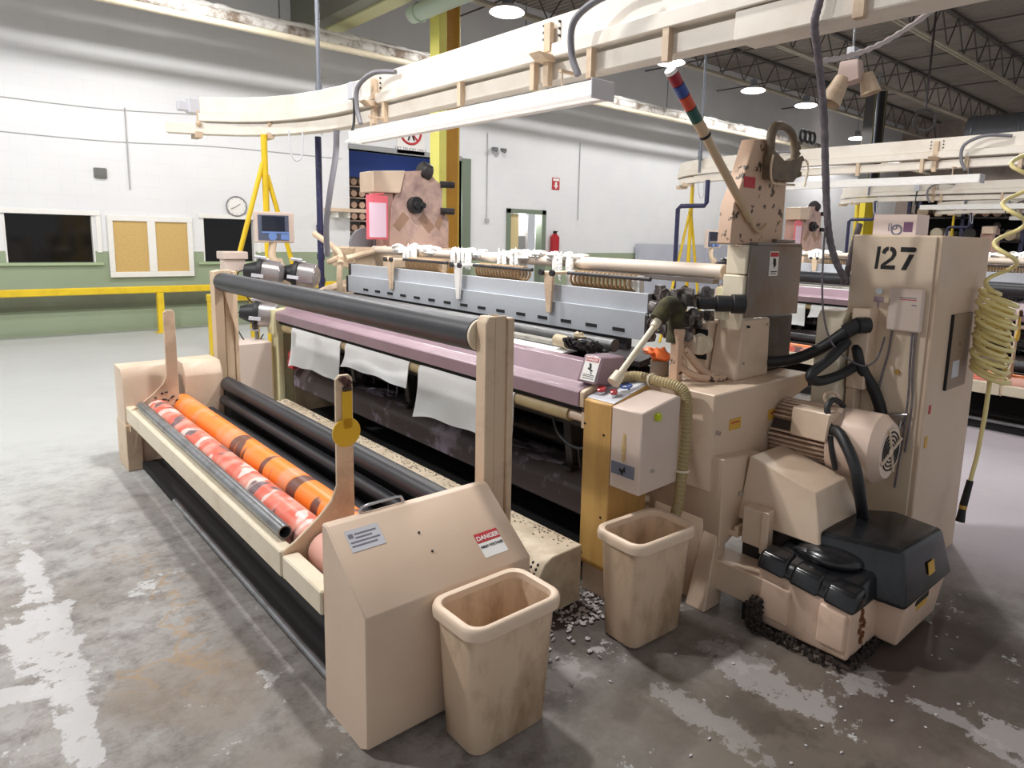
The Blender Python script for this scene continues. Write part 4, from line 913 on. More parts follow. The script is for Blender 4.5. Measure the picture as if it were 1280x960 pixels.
    g = G(); g.box(2.80, 2.88, 1.52, 1.64, 0.32, 0.50); g.box(2.79, 2.80, 1.50, 1.54, 0.30, 0.51); part('junction_box', g, BEIGE, w, bevel=0.005)
    g = G(); g.hexa([(2.80, 1.72, 0.235), (2.80, 1.78, 0.235), (2.94, 1.78, 0.26), (2.94, 1.72, 0.26)], [(2.70, 1.44, 0.225), (2.70, 1.44, 0.225), (2.84, 1.40, 0.25), (2.84, 1.40, 0.25)]) if False else g.box(2.70, 2.86, 1.45, 1.76, 0.085, 0.235)
    part('outrigger', g, BEIGE, w, bevel=0.005)
    g = G(); g.box(2.70, 3.28, 1.45, 1.55, 0.0, 0.075); part('outrigger_base', g, PIT, w)
    # ---- hoses on the near side
    g = G(); g.tube([(3.36, 1.96, 1.10), (3.41, 1.86, 1.105), (3.44, 1.75, 1.14), (3.46, 1.63, 1.215), (3.49, 1.545, 1.295), (3.52, 1.50, 1.335), (3.56, 1.47, 1.34)], 0.03, n=14); g.cyl((3.49, 1.54, 1.30), (3.525, 1.495, 1.34), 0.038, n=16); g.cyl((3.52, 1.497, 1.337), (3.57, 1.46, 1.34), 0.042, n=16); part('black_hose', g, BLACK, w)
    g = G(); g.tube([(3.50, 1.53, 1.25), (3.36, 1.55, 1.17), (3.24, 1.58, 1.10), (3.30, 1.57, 1.06), (3.45, 1.53, 1.08), (3.60, 1.50, 1.13)], 0.026, n=14); part('black_hose', g, BLACK, w)
    g = G(); g.tube([(3.62, 1.53, 1.22), (3.57, 1.50, 1.20), (3.58, 1.47, 1.10), (3.64, 1.42, 0.98), (3.66, 1.38, 0.85), (3.62, 1.36, 0.72)], 0.03, n=14); part('black_hose', g, BLACK, w)
    g = G(); g.tube([(3.235, 1.45, 0.845), (3.20, 1.40, 0.85), (3.16, 1.34, 0.81), (3.13, 1.275, 0.72), (3.145, 1.25, 0.60), (3.21, 1.255, 0.49), (3.25, 1.265, 0.44)], 0.027, n=14); part('black_hose', g, BLACK, w)
    g = G(); g.tube([(3.22, 1.455, 0.87), (3.215, 1.47, 0.95), (3.26, 1.47, 0.985), (3.33, 1.47, 0.97), (3.37, 1.46, 0.94)], 0.015, n=10); g.tube([(3.21, 1.44, 0.82), (3.20, 1.42, 0.74), (3.21, 1.40, 0.66)], 0.013, n=10); part('motor_cable', g, BLACK, w)
    # electrics box between head and cabinet
    g = G(); g.prism([(3.50, 0.86), (3.50, 1.36), (3.53, 1.40), (3.675, 1.40), (3.675, 0.86)], 'y', 1.56, 1.70); part('electrics_box', g, CREAM, w, bevel=0.005)
    g = G(); g.box(3.56, 3.675, 1.45, 1.545, 1.0, 1.42); g.box(3.58, 3.66, 1.50, 1.55, 0.80, 1.0); part('electrics_box', g, BEIGE, w, bevel=0.005)
    # ---- lever, ribbed hose, clutter near the cabinet
    g = G(); g.cyl((2.39, 2.13, 1.07), (2.71, 2.13, 1.35), 0.0155, n=16); g.cyl((2.385, 2.13, 1.065), (2.43, 2.13, 1.105), 0.032, 0.028, n=18); g.cyl((2.67, 2.13, 1.315), (2.70, 2.13, 1.345), 0.022, n=14); part('hand_lever', g, CREAM, w)
    g = G(); g.tube([(2.70, 2.13, 1.35), (2.76, 2.12, 1.42), (2.82, 2.12, 1.40), (2.84, 2.12, 1.30), (2.83, 2.12, 1.22)], 0.045, n=12); part('foam_sleeve', g, mat('mossy black foam', (54, 50, 36), 0.95, dirt=(100, 96, 60), amount=0.7, scale=12), w)
    g = G(); g.box(2.80, 2.85, 2.07, 2.12, 1.03, 1.30); g.tube([(2.82, 2.1, 1.12), (2.88, 2.02, 1.06), (2.95, 1.96, 1.045), (3.03, 1.93, 1.05)], 0.02, n=10); g.tube([(2.86, 2.08, 1.2), (2.92, 2.02, 1.1), (2.96, 1.98, 1.06)], 0.022, n=10); part('spattered_arm', g, SPECK, w, bevel=0.003)
    g = G(); g.ball((2.86, 2.23, 1.14), 0.045, 0.055, 0.04, n=10, rough=.25); g.ball((2.82, 2.27, 1.16), 0.03, 0.04, 0.02, n=10, rough=.3); part('orange_plug', g, ORANGERAG, w)
    g = G(); g.cyl((2.86, 2.23, 1.03), (2.86, 2.23, 1.11), 0.05, n=16); part('plug_socket', g, mat('brown grey can', (120, 108, 96), 0.5), w)
    g = G(); g.tube([(2.50, 2.19, 1.06), (2.56, 2.14, 1.075), (2.58, 2.02, 1.07), (2.60, 1.92, 1.06), (2.615, 1.875, 1.02), (2.615, 1.862, 0.92), (2.61, 1.858, 0.78), (2.60, 1.86, 0.64), (2.57, 1.85, 0.50), (2.50, 1.84, 0.38)], 0.026, n=14, sub=14, rib=0.05); part('ribbed_hose', g, OLIVE, w, angle=20)
    g = G(); g.torus((2.575, 2.05, 1.07), (0.1, 1, 0), 0.03, 0.005, 16, 6); part('hose_clip', g, CREAM, w); g = G(); g.torus((2.60, 1.86, 0.66), (0, 0, 1), 0.031, 0.006, 16, 6); part('hose_clip', g, CREAM, w)
    g = G()
    rnd = random.Random(5)
    for k in range(70):
        x, y, z = 2.86 + rnd.uniform(-.03, .26), 2.14 + rnd.uniform(-.05, .2), 1.36 + rnd.uniform(-.14, .12)
        if k % 3 == 0: g.cyl((x, y, z), (x + rnd.uniform(-.03, .05), y - .04, z + rnd.uniform(-.02, .02)), rnd.uniform(.015, .035), n=12)
        elif k % 3 == 1: g.torus((x, y, z), (rnd.uniform(-.4, .4), 1, .2), rnd.uniform(.015, .03), .007, 14, 6)
        else: g.box(x - .02, x + .02, y - .02, y + .02, z - .03, z + .03)
    part('filling_mechanism', g, mat('greasy mechanism', (78, 72, 70), 0.4, metal=0.3, dirt=(190, 184, 180), amount=0.7, scale=18), w)
    g = G(); g.cyl((3.0, 2.0, 1.43), (3.06, 1.945, 1.43), 0.042, n=18); g.cyl((3.06, 1.945, 1.43), (3.11, 1.90, 1.43), 0.05, n=18); g.cyl((2.93, 2.06, 1.43), (3.0, 2.0, 1.43), 0.032, n=18); part('solenoid', g, BLACK, w, bevel=0.003)
    g = G(); g.box(3.02, 3.08, 1.965, 2.02, 1.345, 1.39); part('solenoid_bracket', g, CREAM, w, bevel=0.003)
    g = G()
    for k in range(30):
        y0 = 2.56 + rnd.uniform(-.1, .1); g.tube([(2.60, y0, 1.14), (2.56 + rnd.uniform(-.04, .06), y0 + rnd.uniform(-.05, .05), 1.18 + rnd.uniform(0, .04)), (2.62 + rnd.uniform(-.03, .05), y0 + rnd.uniform(-.06, .06), 1.15 + rnd.uniform(-.01, .04)), (2.66, y0 + .02, 1.14)], rnd.uniform(.005, .009), n=6)
    part('temple_hoses', g, mat('black hoses with lint', (48, 48, 52), 0.5, dirt=(206, 206, 196), amount=0.8, scale=22, lo=0.55, hi=0.65), w)
    g = G(); g.cyl((2.62, 2.78, 1.17), (2.60, 2.66, 1.17), 0.035, n=16); g.ball((2.58, 2.56, 1.215), .03, .035, .03, n=10, rough=.4); part('temple_ring', g, mat('tan temple', (176, 160, 130), 0.6), w)
    # signal pole
    p0 = V((3.16, 1.935, 1.86)); p1 = V((2.435, 1.925, 2.47)); d = (p1 - p0)
    def at(t): return p0 + d * t
    g = G(); g.cyl(at(0), at(0.60), 0.021, 0.021, n=18); g.cyl(at(0.60), at(0.70), 0.026, n=18); g.mi = 1; g.cyl(at(0.60), at(0.615), 0.028, n=18); sp_ = part('signal_pole', g, [TANPOLE, INK], w)
    for a_, b_, m_, nm in ((0.70, 0.775, mat('signal green', (36, 82, 74), 0.4), 'green_band'), (0.78, 0.85, mat('signal orange red', (196, 74, 50), 0.4), 'red_band'), (0.855, 0.915, mat('signal blue', (48, 72, 140), 0.4), 'blue_band'), (0.92, 0.98, mat('signal dark red', (150, 34, 48), 0.4), 'red_band'), (0.982, 1.0, WHITE, 'white_tip')):
        g = G(); g.cyl(at(a_), at(b_), 0.027, n=18); part(nm, g, m_, sp_)
    g = G(); g.tube([at(0.02), V((3.24, 1.93, 1.80)), V((3.30, 1.92, 1.84))], 0.010, n=8); part('pole_clamp', g, TANPOLE, w)
    # operator terminal on far side
    g = G(); g.box(2.285, 2.655, 6.58, 6.64, 1.625, 1.915); tm = part('operator_terminal', g, PANELBEIGE, w, bevel=0.008)
    g = G(); g.box(2.31, 2.60, 6.573, 6.581, 1.65, 1.885); part('terminal_face', g, mat('slate face', (84, 92, 112), 0.4), tm)
    g = G(); g.box(2.345, 2.56, 6.567, 6.574, 1.735, 1.875); part('screen', g, SCREEN, tm)
    g = G(); g.box(2.34, 2.60, 6.568, 6.574, 1.715, 1.73); g.cyl((2.44, 6.574, 1.685), (2.44, 6.566, 1.685), 0.04, n=20); g.box(2.52, 2.60, 6.566, 6.574, 1.655, 1.71); part('keypad', g, mat('pale blue keys', (110, 140, 200), 0.4), tm)
    g = G(); g.tube([(2.46, 6.62, 1.63), (2.44, 6.60, 1.50), (2.47, 6.55, 1.40)], 0.035, n=10); g.hull([(2.40, 6.5, 1.2), (2.58, 6.5, 1.2), (2.42, 6.56, 1.48), (2.52, 6.56, 1.48), (2.40, 6.62, 1.2), (2.58, 6.62, 1.2)]); part('terminal_arm', g, BEIGE2, w)
    # far side clutter: guide bars at left end of the reed covers
    g = G()
    for q in ([(2.85, 6.0, 1.45), (2.9, 6.15, 1.56), (2.8, 6.45, 1.72)], [(2.9, 5.98, 1.5), (3.1, 5.96, 1.55), (3.3, 5.95, 1.60)], [(2.86, 6.02, 1.52), (2.86, 6.05, 1.30), (2.9, 6.1, 1.1)], [(2.85, 6.05, 1.5), (2.8, 6.15, 1.46)]): g.tube(q, 0.028, n=8)
    part('guide_arms', g, BEIGE2, w)
    g = G(); g.cyl((3.55, 6.3, 1.62), (3.55, 6.36, 1.62), 0.19, n=28); g.cyl((3.28, 6.32, 1.62), (3.28, 6.36, 1.62), 0.17, n=28); part('drum_plate', g, mat('mid grey disc', (118, 120, 126), 0.4), w, bevel=0.004)
    return w
loom = build_loom()

# ---- terry towels hanging over the cloth roller
def towel(y0, y1, drop, skew, label, seed):
    rnd = random.Random(seed); g = G(); nu, nv = 28, 18; rows = []
    for j in range(nv + 1):
        t = j / nv; row = []
        for i in range(nu + 1):
            s = i / nu; y = y0 + (y1 - y0) * s
            edge = 0.05 * (abs(s - 0.5) * 2) ** 3
            d = drop * (1 + skew * (0.5 - s) + edge * 2)
            flare = (s - 0.5) * 0.07 * t
            if t < 0.25:
                a = (t / 0.25) * math.pi * 0.75 - math.pi * 0.25
                x = 2.36 - math.sin(a + 0.1) * 0.047; z = 0.865 + math.cos(a + 0.1) * 0.047
            else:
                q = (t - 0.25) / 0.75
                x = 2.313 - 0.008 * math.sin(q * math.pi) * math.sin(s * 9 + seed) - 0.008 * q * math.sin(s * 5 + 1) - 0.03 * q ** 2; z = 0.865 - q * d
            row.append((x, y + flare, z + 0.006 * math.sin(s * 14 + seed) * t))
        rows.append(row)
    F = [[g.bm.verts.new(p) for p in r] for r in rows]
    K = [[g.bm.verts.new((p[0] + 0.006, p[1], p[2])) for p in r] for r in rows]
    for j in range(nv):
        for i in range(nu):
            g.bm.faces.new((F[j][i], F[j][i + 1], F[j + 1][i + 1], F[j + 1][i])); g.bm.faces.new((K[j][i], K[j + 1][i], K[j + 1][i + 1], K[j][i + 1]))
    for i in range(nu):
        g.bm.faces.new((F[nv][i], F[nv][i + 1], K[nv][i + 1], K[nv][i])); g.bm.faces.new((F[0][i + 1], F[0][i], K[0][i], K[0][i + 1]))
    for j in range(nv):
        g.bm.faces.new((F[j][0], F[j + 1][0], K[j + 1][0], K[j][0])); g.bm.faces.new((F[j + 1][nu], F[j][nu], K[j][nu], K[j + 1][nu]))
    return solo('terry_towel', g, CLOTH, label, 'towel', (2.33, (y0 + y1) / 2, 0.60), group='towels hanging from the loom', angle=60)
towels = [towel(4.92, 5.86, 0.27, -0.12, 'white towel hanging from the loom beam, farthest left of the three', 1),
          towel(3.90, 4.82, 0.13, -0.05, 'short white towel hanging in the middle, behind the yellow paddle', 2),
          towel(2.80, 3.76, 0.265, -0.12, 'white towel hanging from the loom beam, nearest the winder post', 3)]
# ================================================================ weft feeders at the far end
def feeder(x, y, z, yaw, label, stand=False):
    t = thing('weft_feeder', label, 'weft feeder', (x, y, z), group='weft feeders')
    d = V((math.cos(yaw), math.sin(yaw), -0.12)).normalized()
    c = V((x, y, z))
    g = G(); g.cyl(c, c + d * 0.17, 0.125, 0.115, n=32); g.cyl(c + d * .17, c + d * .21, 0.115, 0.06, n=32); part('drum', g, mat('brushed feeder drum', (170, 164, 164), 0.3, metal=0.6), t, bevel=0.006)
    g = G(); g.torus(c, d, 0.13, 0.024, 32, 8); g.cyl(c - d * 0.14, c, 0.055, 0.11, n=18); part('feeder_body', g, BLACK, t)
    for k in range(5):
        a = k * 1.256; u = d.orthogonal().normalized(); w_ = d.cross(u); e = u * math.cos(a) + w_ * math.sin(a)
        g = G(); p = c + e * 0.152
        g.hexa([p - d * .05 + e * .012, p + d * .05 + e * .012, p + d * .05 - e * .008, p - d * .05 - e * .008], [q + d.cross(e) * .03 for q in (p - d * .05 + e * .012, p + d * .05 + e * .012, p + d * .05 - e * .008, p - d * .05 - e * .008)])
        part('drum_finger', g, LABELGREY, t)
    g = G(); g.tube([c - d * .14, c - d * .2 - V((0, 0, .06)), V((x - .1, y + .05, z - .25)), V((x, y + .06, z - .30)), V((x + .06, y, z - .2))], 0.006, n=6); part('feeder_cable', g, BLACK, t)
    g = G(); g.cyl(c - V((0, 0, 0.09)), V((x, y, max(z - 0.4, 0.74))), 0.018, n=10); part('feeder_bracket', g, STEEL, t)
    return t
feeders = [feeder(2.56, 6.32, 1.34, -0.6, 'silver drummed weft feeder right of the operator terminal'), feeder(2.26, 6.42, 1.36, -0.5, 'silver drummed weft feeder just under the left of the operator terminal'), feeder(2.20, 6.40, 0.98, -0.4, 'lowest weft feeder, below the far end of the black top roller')]
g = G(); g.box(1.93, 2.27, 6.22, 6.55, 0.02, 0.735)
feeder_stand = solo('feeder_stand', g, PANELBEIGE, 'pale beige pedestal box beside the far end post of the winder', 'pedestal', (2.1, 6.4, 0), bevel=0.01)
g = G(); g.box(1.98, 2.2, 6.55, 6.75, 1.47, 1.54); g.box(2.0, 2.18, 6.57, 6.73, 1.36, 1.47); g.cyl((2.1, 6.65, 0), (2.1, 6.65, 1.36), 0.02, n=8)
solo('feeder_box', g, PANELBEIGE, 'small cream box on a stem left of the operator terminal', 'box', (2.1, 6.65, 0), bevel=0.006)
# clipboard
def clipboard():
    t = thing('clipboard', 'pink plastic clipboard sleeve hanging at the far loom head', 'clipboard', (3.25, 6.03, 1.69), group='pink clipboards')
    g = G(); g.box(3.14, 3.37, 6.03, 6.045, 1.68, 2.10); g.cyl((3.18, 6.04, 2.10), (3.33, 6.04, 2.12), 0.012, n=8); part('sleeve', g, PINKPLASTIC, t, bevel=0.003)
    g = G(); g.box(3.165, 3.345, 6.022, 6.03, 1.70, 2.03); part('sheet', g, PINKPAPER, t)
    return t
clip = clipboard()

# ================================================================ overhead cleaner track
def build_track(ox, sg, label):
    t = thing('overhead_track', label, 'overhead track', (3.0, 3.0, 2.7), group='overhead cleaner tracks')
    curve = [(3.0, -2.6), (3.0, 5.6), (2.98, 6.1), (2.93, 6.5), (2.83, 6.9), (2.68, 7.25), (2.48, 7.52), (2.2, 7.75)]
    def mx(x): return 3.0 + (x - 3.0) * sg
    curve = [(mx(x), y) for x, y in curve]
    def off(dx, e): return [(x + dx, y) for x, y in curve[:e]]
    g = G(); g.sweep(curve, 0.10, 2.91, 3.07); part('upper_channel', g, TRACKPAINT, t, bevel=0.004)
    g = G(); g.sweep(off(-0.005, 8), 0.16, 2.825, 2.905); part('middle_lip', g, TRACKPAINT, t, bevel=0.004)
    g = G(); g.sweep([(x + 0.02, y) for x, y in curve] + [(mx(1.9), 7.90)], 0.12, 2.70, 2.80); part('lower_channel', g, TRACKPAINT, t, bevel=0.004)
    g = G(); g.box(2.93, 3.12, -2.6, 1.95, 2.685, 2.82); part('cover_sleeve', g, TRACKPAINT, t, bevel=0.006)
    for y in (5.45, 3.25, 1.35, -0.6):
        g = G(); g.box(2.905, 2.94, y - 0.03, y + 0.03, 2.86, 3.03); g.prism([(2.80, 2.84), (2.94, 2.84), (2.94, 2.80), (2.86, 2.80)], 'y', y - 0.05, y + 0.05); g.box(2.90, 2.94, y - 0.025, y + 0.025, 2.66, 2.84); part('hanger_bracket', g, BEIGE2, t, bevel=0.003)
        g = G()
        for dy in (-.07, .07): 
            for z in (2.95, 2.99, 3.03): g.cyl((2.95, y + dy, z), (2.938, y + dy, z), 0.008, n=8)
        part('bolts', g, DARK, t)
    for y in (5.5, 2.9):
        g = G(); g.tube([(2.90, y - 0.45, 3.02), (2.84, y - 0.2, 3.04), (2.80, y, 2.95), (2.80, y + .02, 2.78), (2.80, y - .04, 2.65)], 0.02, n=10); part('flexible_conduit', g, GREYHOSE, t)
    for y in (5.3, 4.2, 3.4, 2.9, 2.35):
        g = G(); g.box(2.92, 2.96, y - 0.02, y + 0.02, 2.66, 2.83); part('clamp', g, BEIGE2, t)
    g = G(); g.box(2.86, 2.94, 5.72, 5.82, 2.90, 3.04); part('junction_box', g, LABELGREY, t, bevel=0.004)
    g = G(); g.tube([(2.90, 5.77, 2.90), (2.90, 5.78, 2.72), (2.87, 5.76, 2.62), (2.84, 5.70, 2.60)], 0.012, n=8); part('black_lead', g, BLACK, t)
    g = G(); g.box(mx(2.13) - .06, mx(2.13) + .06, 7.72, 7.84, 2.90, 3.05); g.box(mx(2.03) - .05, mx(2.03) + .05, 7.76, 7.84, 2.92, 3.02); part('end_stop', g, LABELGREY, t, bevel=0.01)
    for x, y in ((mx(2.15), 7.78), (mx(2.68), 7.25)):
        g = G(); g.box(x - .03, x + .03, y - .1, y + .1, 2.66, 2.72); g.cyl((x, y - .06, 2.78), (x, y - .06, 2.93), .012, n=8); g.ball((x, y - .08, 2.80), .03, n=8); part('track_clamp', g, BEIGE2, t)
    # support
    g = G(); g.cyl((mx(2.62), 7.2, 0.0), (mx(2.62), 7.2, 2.70), 0.032, n=14); part('support_pole', g, YELLOW, t)
    for q in (((mx(2.60), 7.2, 2.42), (mx(2.60) - .70, 7.2, 0.0)), ((mx(2.64), 7.2, 2.30), (mx(2.64) + .62, 7.25, 0.0))):
        g = G(); g.cyl(q[0], q[1], 0.024, n=12); part('support_brace', g, YELLOW, t)
    g = G()
    if sg > 0:
        g.cyl((3.06, 6.9, 0.4), (3.06, 6.9, 2.70), 0.032, n=16)
        for z in (1.2, 1.45, 1.75): g.cyl((3.06, 6.9, z), (3.06, 6.9, z + .06), 0.04, n=16)
    else:
        g.tube([(3.06, 6.67, 2.72), (3.06, 6.67, 2.36), (3.06, 6.71, 2.31), (3.06, 7.18, 2.31), (3.06, 7.24, 2.26), (3.06, 7.24, 0.4)], 0.038, n=14, sub=1)
    part('air_drop_pipe', g, BLUEPIPE, t)
    g = G(); g.cyl((3.06, 6.85, 2.85), (3.06, 6.85, 5.5), 0.022, n=12); g.cyl((3.06, 6.85, 3.05), (3.06, 6.85, 3.2), 0.035, n=12); part('drop_rod', g, DUCT, t)
    g = G(); g.tube([(2.62, 6.55, 2.68), (2.62, 6.52, 2.48), (2.66, 6.5, 2.40), (2.72, 6.5, 2.46), (2.74, 6.52, 2.68)], 0.008, n=6); part('plastic_loop', g, LABELGREY, t)
    if ox: t.location.x += ox
    return t
track = build_track(0, 1, 'cream overhead cleaner track curving above the front loom')
track_rear = build_track(6.5, -1, 'overhead cleaner track of the second loom, curving behind the near loom head')

def strip_light():
    t = thing('strip_light', 'long white strip light hung in front of the front overhead track', 'strip light', (2.8, 4.17, 2.5), group='strip lights on the overhead tracks')
    y0, y1 = 2.69, 5.64
    g = G(); g.box(2.775, 2.845, y0, y1, 2.535, 2.60); part('channel', g, WHITE, t, bevel=0.003)
    g = G(); g.prism([(2.735, 2.505), (2.80, 2.545), (2.84, 2.545), (2.905, 2.505), (2.905, 2.512), (2.84, 2.552), (2.80, 2.552), (2.735, 2.512)], 'y', y0 + .01, y1 - .01); part('reflector', g, WHITE, t)
    g = G(); g.box(2.73, 2.91, y0 - .012, y0, 2.495, 2.60); part('end_cap', g, LABELGREY, t, bevel=0.003)
    for x in (2.795, 2.845):
        g = G(); g.cyl((x, y0 + .03, 2.52), (x, y1 - .03, 2.52), 0.014, n=12); part('tube', g, TUBE_ON, t)
    for y in (3.0, 5.3):
        g = G(); g.cyl((2.81, y, 2.60), (2.81, y, 2.69), 0.006, n=6); g.box(2.79, 2.93, y - .012, y + .012, 2.685, 2.70); part('hanger', g, BEIGE2, t)
    L = bpy.data.lights.new('tube_light', 'AREA'); L.shape = 'RECTANGLE'; L.size = 0.12; L.size_y = 2.8; L.energy = 40; L.color = (1, .99, .98)
    o = bpy.data.objects.new('tube_light', L); C.objects.link(o); o.location = (2.82, 4.17, 2.49)
    return t
strip = strip_light()
g = G(); g.tube([(2.72, 5.75, 2.62), (2.72, 5.78, 2.4), (2.70, 5.86, 2.1), (2.72, 6.0, 1.8), (2.78, 6.12, 1.52)], 0.026, n=12)
solo('grey_drop_hose', g, GREYHOSE, 'grey hose dropping from the strip light end to the far side of the loom', 'hose', (2.72, 5.9, 1.52))

# ================================================================ numbered control cabinet
def stencil(g, x, digits):
    """stencil digits on the plane facing -x; local u runs to the right (-y), v up"""
    for ch, y0, z0, W, H in digits:
        def P(u, v): return (y0 - u * W, z0 + v * H)
        polys = {'1': [[(0.38, 0), (0.70, 0), (0.82, 1), (0.50, 1)]],
                 '7': [[(0.05, 0.79), (0.05, 1.0), (0.9, 1.0), (1.0, 0.95), (1.0, 0.86), (0.9, 0.79)], [(0.60, 0.69), (0.90, 0.69), (0.50, 0.0), (0.18, 0.0)]],
                 '2': [[(0.0, 0.72), (0.24, 0.66), (0.30, 0.78), (0.44, 0.84), (0.44, 1.0), (0.28, 0.99), (0.08, 0.89)],
                       [(0.53, 1.0), (0.53, 0.84), (0.70, 0.76), (0.72, 0.66), (0.98, 0.62), (0.99, 0.78), (0.88, 0.92), (0.72, 0.99)],
                       [(0.98, 0.62), (0.72, 0.66), (0.64, 0.54), (0.05, 0.22), (0.0, 0.17), (0.33, 0.19), (0.82, 0.44)],
                       [(0.0, 0.0), (0.98, 0.0), (0.98, 0.19), (0.0, 0.17)]]}[ch]
        for p in polys: g.prism([P(u, v) for u, v in p], 'x', x - 0.0012, x - 0.0002)
def cabinet(label, digits=True):
    t = thing('control_cabinet', label, 'cabinet', (4.04, 1.41, 0))
    g = G(); g.box(3.68, 4.41, 1.19, 1.625, 0.0, 1.80); part('cabinet_body', g, mat('cabinet beige', (214, 190, 166), 0.45, dirt=(194, 162, 136), amount=0.5, scale=1.4), t, bevel=0.006)
    g = G(); g.box(3.668, 3.68, 1.215, 1.62, 0.06, 1.795); dr = part('cabinet_door', g, mat('cabinet door beige', (222, 202, 178), 0.42, dirt=(200, 174, 148), amount=0.4, scale=1.6), t, bevel=0.004)
    g = G(); stencil(g, 3.668, [('1', 1.518, 1.625, 0.052, 0.115), ('2', 1.468, 1.625, 0.072, 0.115), ('7', 1.382, 1.625, 0.078, 0.115)]); part('stencil_number', g, INK, dr, label='black stencilled number 127')
    g = G(); g.box(3.63, 3.667, 1.235, 1.40, 1.318, 1.535); bx = part('relay_box', g, PANELBEIGE, dr, bevel=0.008)
    g = G(); g.box(3.6285, 3.6305, 1.265, 1.34, 1.478, 1.482); g.mi = 1; g.box(3.6285, 3.6305, 1.265, 1.345, 1.487, 1.491); g.box(3.6285, 3.6305, 1.262, 1.285, 1.452, 1.457); part('print_lines', g, [LABELRED, INKGREY], bx)
    g = G(); g.cyl((3.667, 1.46, 1.51), (3.66, 1.46, 1.51), 0.018, n=18); g.mi = 1; g.box(3.6655, 3.6675, 1.437, 1.485, 1.455, 1.482); g.box(3.6655, 3.6675, 1.456, 1.466, 1.40, 1.455); part('lamp_holder', g, [CHROME, mat('faded violet label', (160, 140, 150), 0.6)], dr)
    g = G(); g.cyl((3.667, 1.33, 1.105), (3.655, 1.33, 1.105), 0.012, n=14); part('door_lock', g, BRASS, dr)
    g = G(); g.box(3.64, 3.667, 1.27, 1.34, 0.86, 0.885); g.cyl((3.655, 1.345, 0.875), (3.655, 1.255, 0.895), 0.013, n=12); g.hull([(3.66, 1.30, 0.86), (3.645, 1.285, 0.86), (3.66, 1.27, 0.85), (3.65, 1.29, 0.80)]); part('door_handle', g, CHROME, dr)
    g = G(); g.box(3.74, 3.765, 1.1865, 1.19, 0.90, 0.945); part('red_label', g, LABELRED, t)
    g = G(); g.box(3.73, 3.765, 1.1865, 1.19, 0.72, 0.78); part('yellow_label', g, LABELYEL, t)
    g = G(); g.box(3.92, 4.22, 1.178, 1.189, 1.0, 1.40); g.mi = 1; g.box(3.915, 3.925, 1.176, 1.19, 1.0, 1.40); g.mi = 2; g.box(3.98, 4.08, 1.175, 1.179, 1.06, 1.15); g.mi = 3; g.cyl((4.05, 1.178, 1.24), (4.05, 1.172, 1.24), 0.01, n=12); part('side_hatch', g, [mat('hatch tan', (150, 128, 108), 0.5), INK, LABELGREY, CHROME], t)
    for k, pts in enumerate(([(3.655, 1.375, 1.318), (3.652, 1.38, 1.2), (3.655, 1.40, 1.08), (3.655, 1.42, 0.9), (3.655, 1.45, 0.6)], [(3.65, 1.275, 1.318), (3.65, 1.27, 1.15), (3.65, 1.262, 1.0), (3.65, 1.265, 0.8), (3.65, 1.28, 0.5)], [(3.652, 1.262, 1.318), (3.652, 1.255, 1.1), (3.652, 1.24, 0.95), (3.652, 1.25, 0.7)])):
        g = G(); g.tube(pts, 0.005, n=6); part('thin_cable', g, CABLE, t)
    return t
cab = cabinet('tall beige control cabinet stencilled 127 standing right of the motor')
# loose cable from overhead to cabinet
g = G(); g.tube([(2.90, 1.50, 3.10), (2.895, 1.51, 2.80), (2.905, 1.535, 2.68), (3.0, 1.56, 2.58), (3.18, 1.60, 2.36), (3.28, 1.61, 2.05), (3.32, 1.595, 1.82), (3.37, 1.575, 1.68), (3.47, 1.565, 1.58), (3.60, 1.62, 1.55), (3.72, 1.66, 1.60), (3.80, 1.675, 1.74), (3.84, 1.67, 1.86)], 0.017, n=10, sub=8, rib=0.06)
solo('drop_cable', g, CABLE, 'lint coated grey cable hanging from the track to the numbered cabinet', 'cable', (3.3, 1.6, 1.55), angle=50)
g = G(); g.tube([(3.20, 1.63, 2.42), (3.29, 1.60, 2.05), (3.30, 1.60, 1.7), (3.33, 1.59, 1.42), (3.40, 1.555, 1.24), (3.50, 1.46, 1.14), (3.58, 1.41, 1.16), (3.64, 1.40, 1.28)], 0.005, n=6, sub=8)
solo('thin_lead', g, CABLE, 'thin grey lead looping from the drop cable to the relay box', 'lead', (3.3, 1.6, 1.14))
g = G(); g.tube([(3.03, 1.575, 2.55), (3.22, 1.53, 2.60), (3.40, 1.45, 2.68), (3.5, 1.30, 2.80), (3.65, 1.0, 3.05), (3.8, 0.6, 3.4)], 0.012, n=8, sub=8, rib=0.22)
solo('white_cord', g, ROPE, 'lint covered white cord tied to the drop cable and rising to the right', 'cord', (3.4, 1.5, 2.5))
# horn speaker
t = thing('horn_speaker', 'small beige horn speaker hanging above the numbered cabinet', 'speaker', (3.85, 1.80, 2.6), )
c = V((3.80, 1.79, 2.60))
def horn(p, d, r0, r1, L):
    d = V(d).normalized(); g = G(); g.cyl(p, p + d * L, r0, r1, n=20, cap=False); g.cyl(p, p + d * (L - .004), r0 - .004, r1 - .004, n=20, cap=False); g.cyl(p + d * .02, p + d * .025, r0 * .9, n=18)
    part('horn', g, [BEIGE2], t)
horn(c + V((0, 0.03, 0.04)), (-0.35, 0.25, -0.9), 0.040, 0.058, 0.15)
horn(c + V((0.06, -0.07, 0.06)), (0.1, -0.25, -0.9), 0.034, 0.052, 0.11)
g = G(); g.hull([c + V(p) for p in ((-.02, -.07, .02), (.06, -.07, .02), (-.02, .06, .0), (.06, .06, .0), (-.01, -.05, .13), (.05, -.05, .13), (-.01, .05, .13), (.05, .05, .13))]); part('speaker_body', g, mat('lilac beige casting', (196, 172, 164), 0.5), t, bevel=0.006)
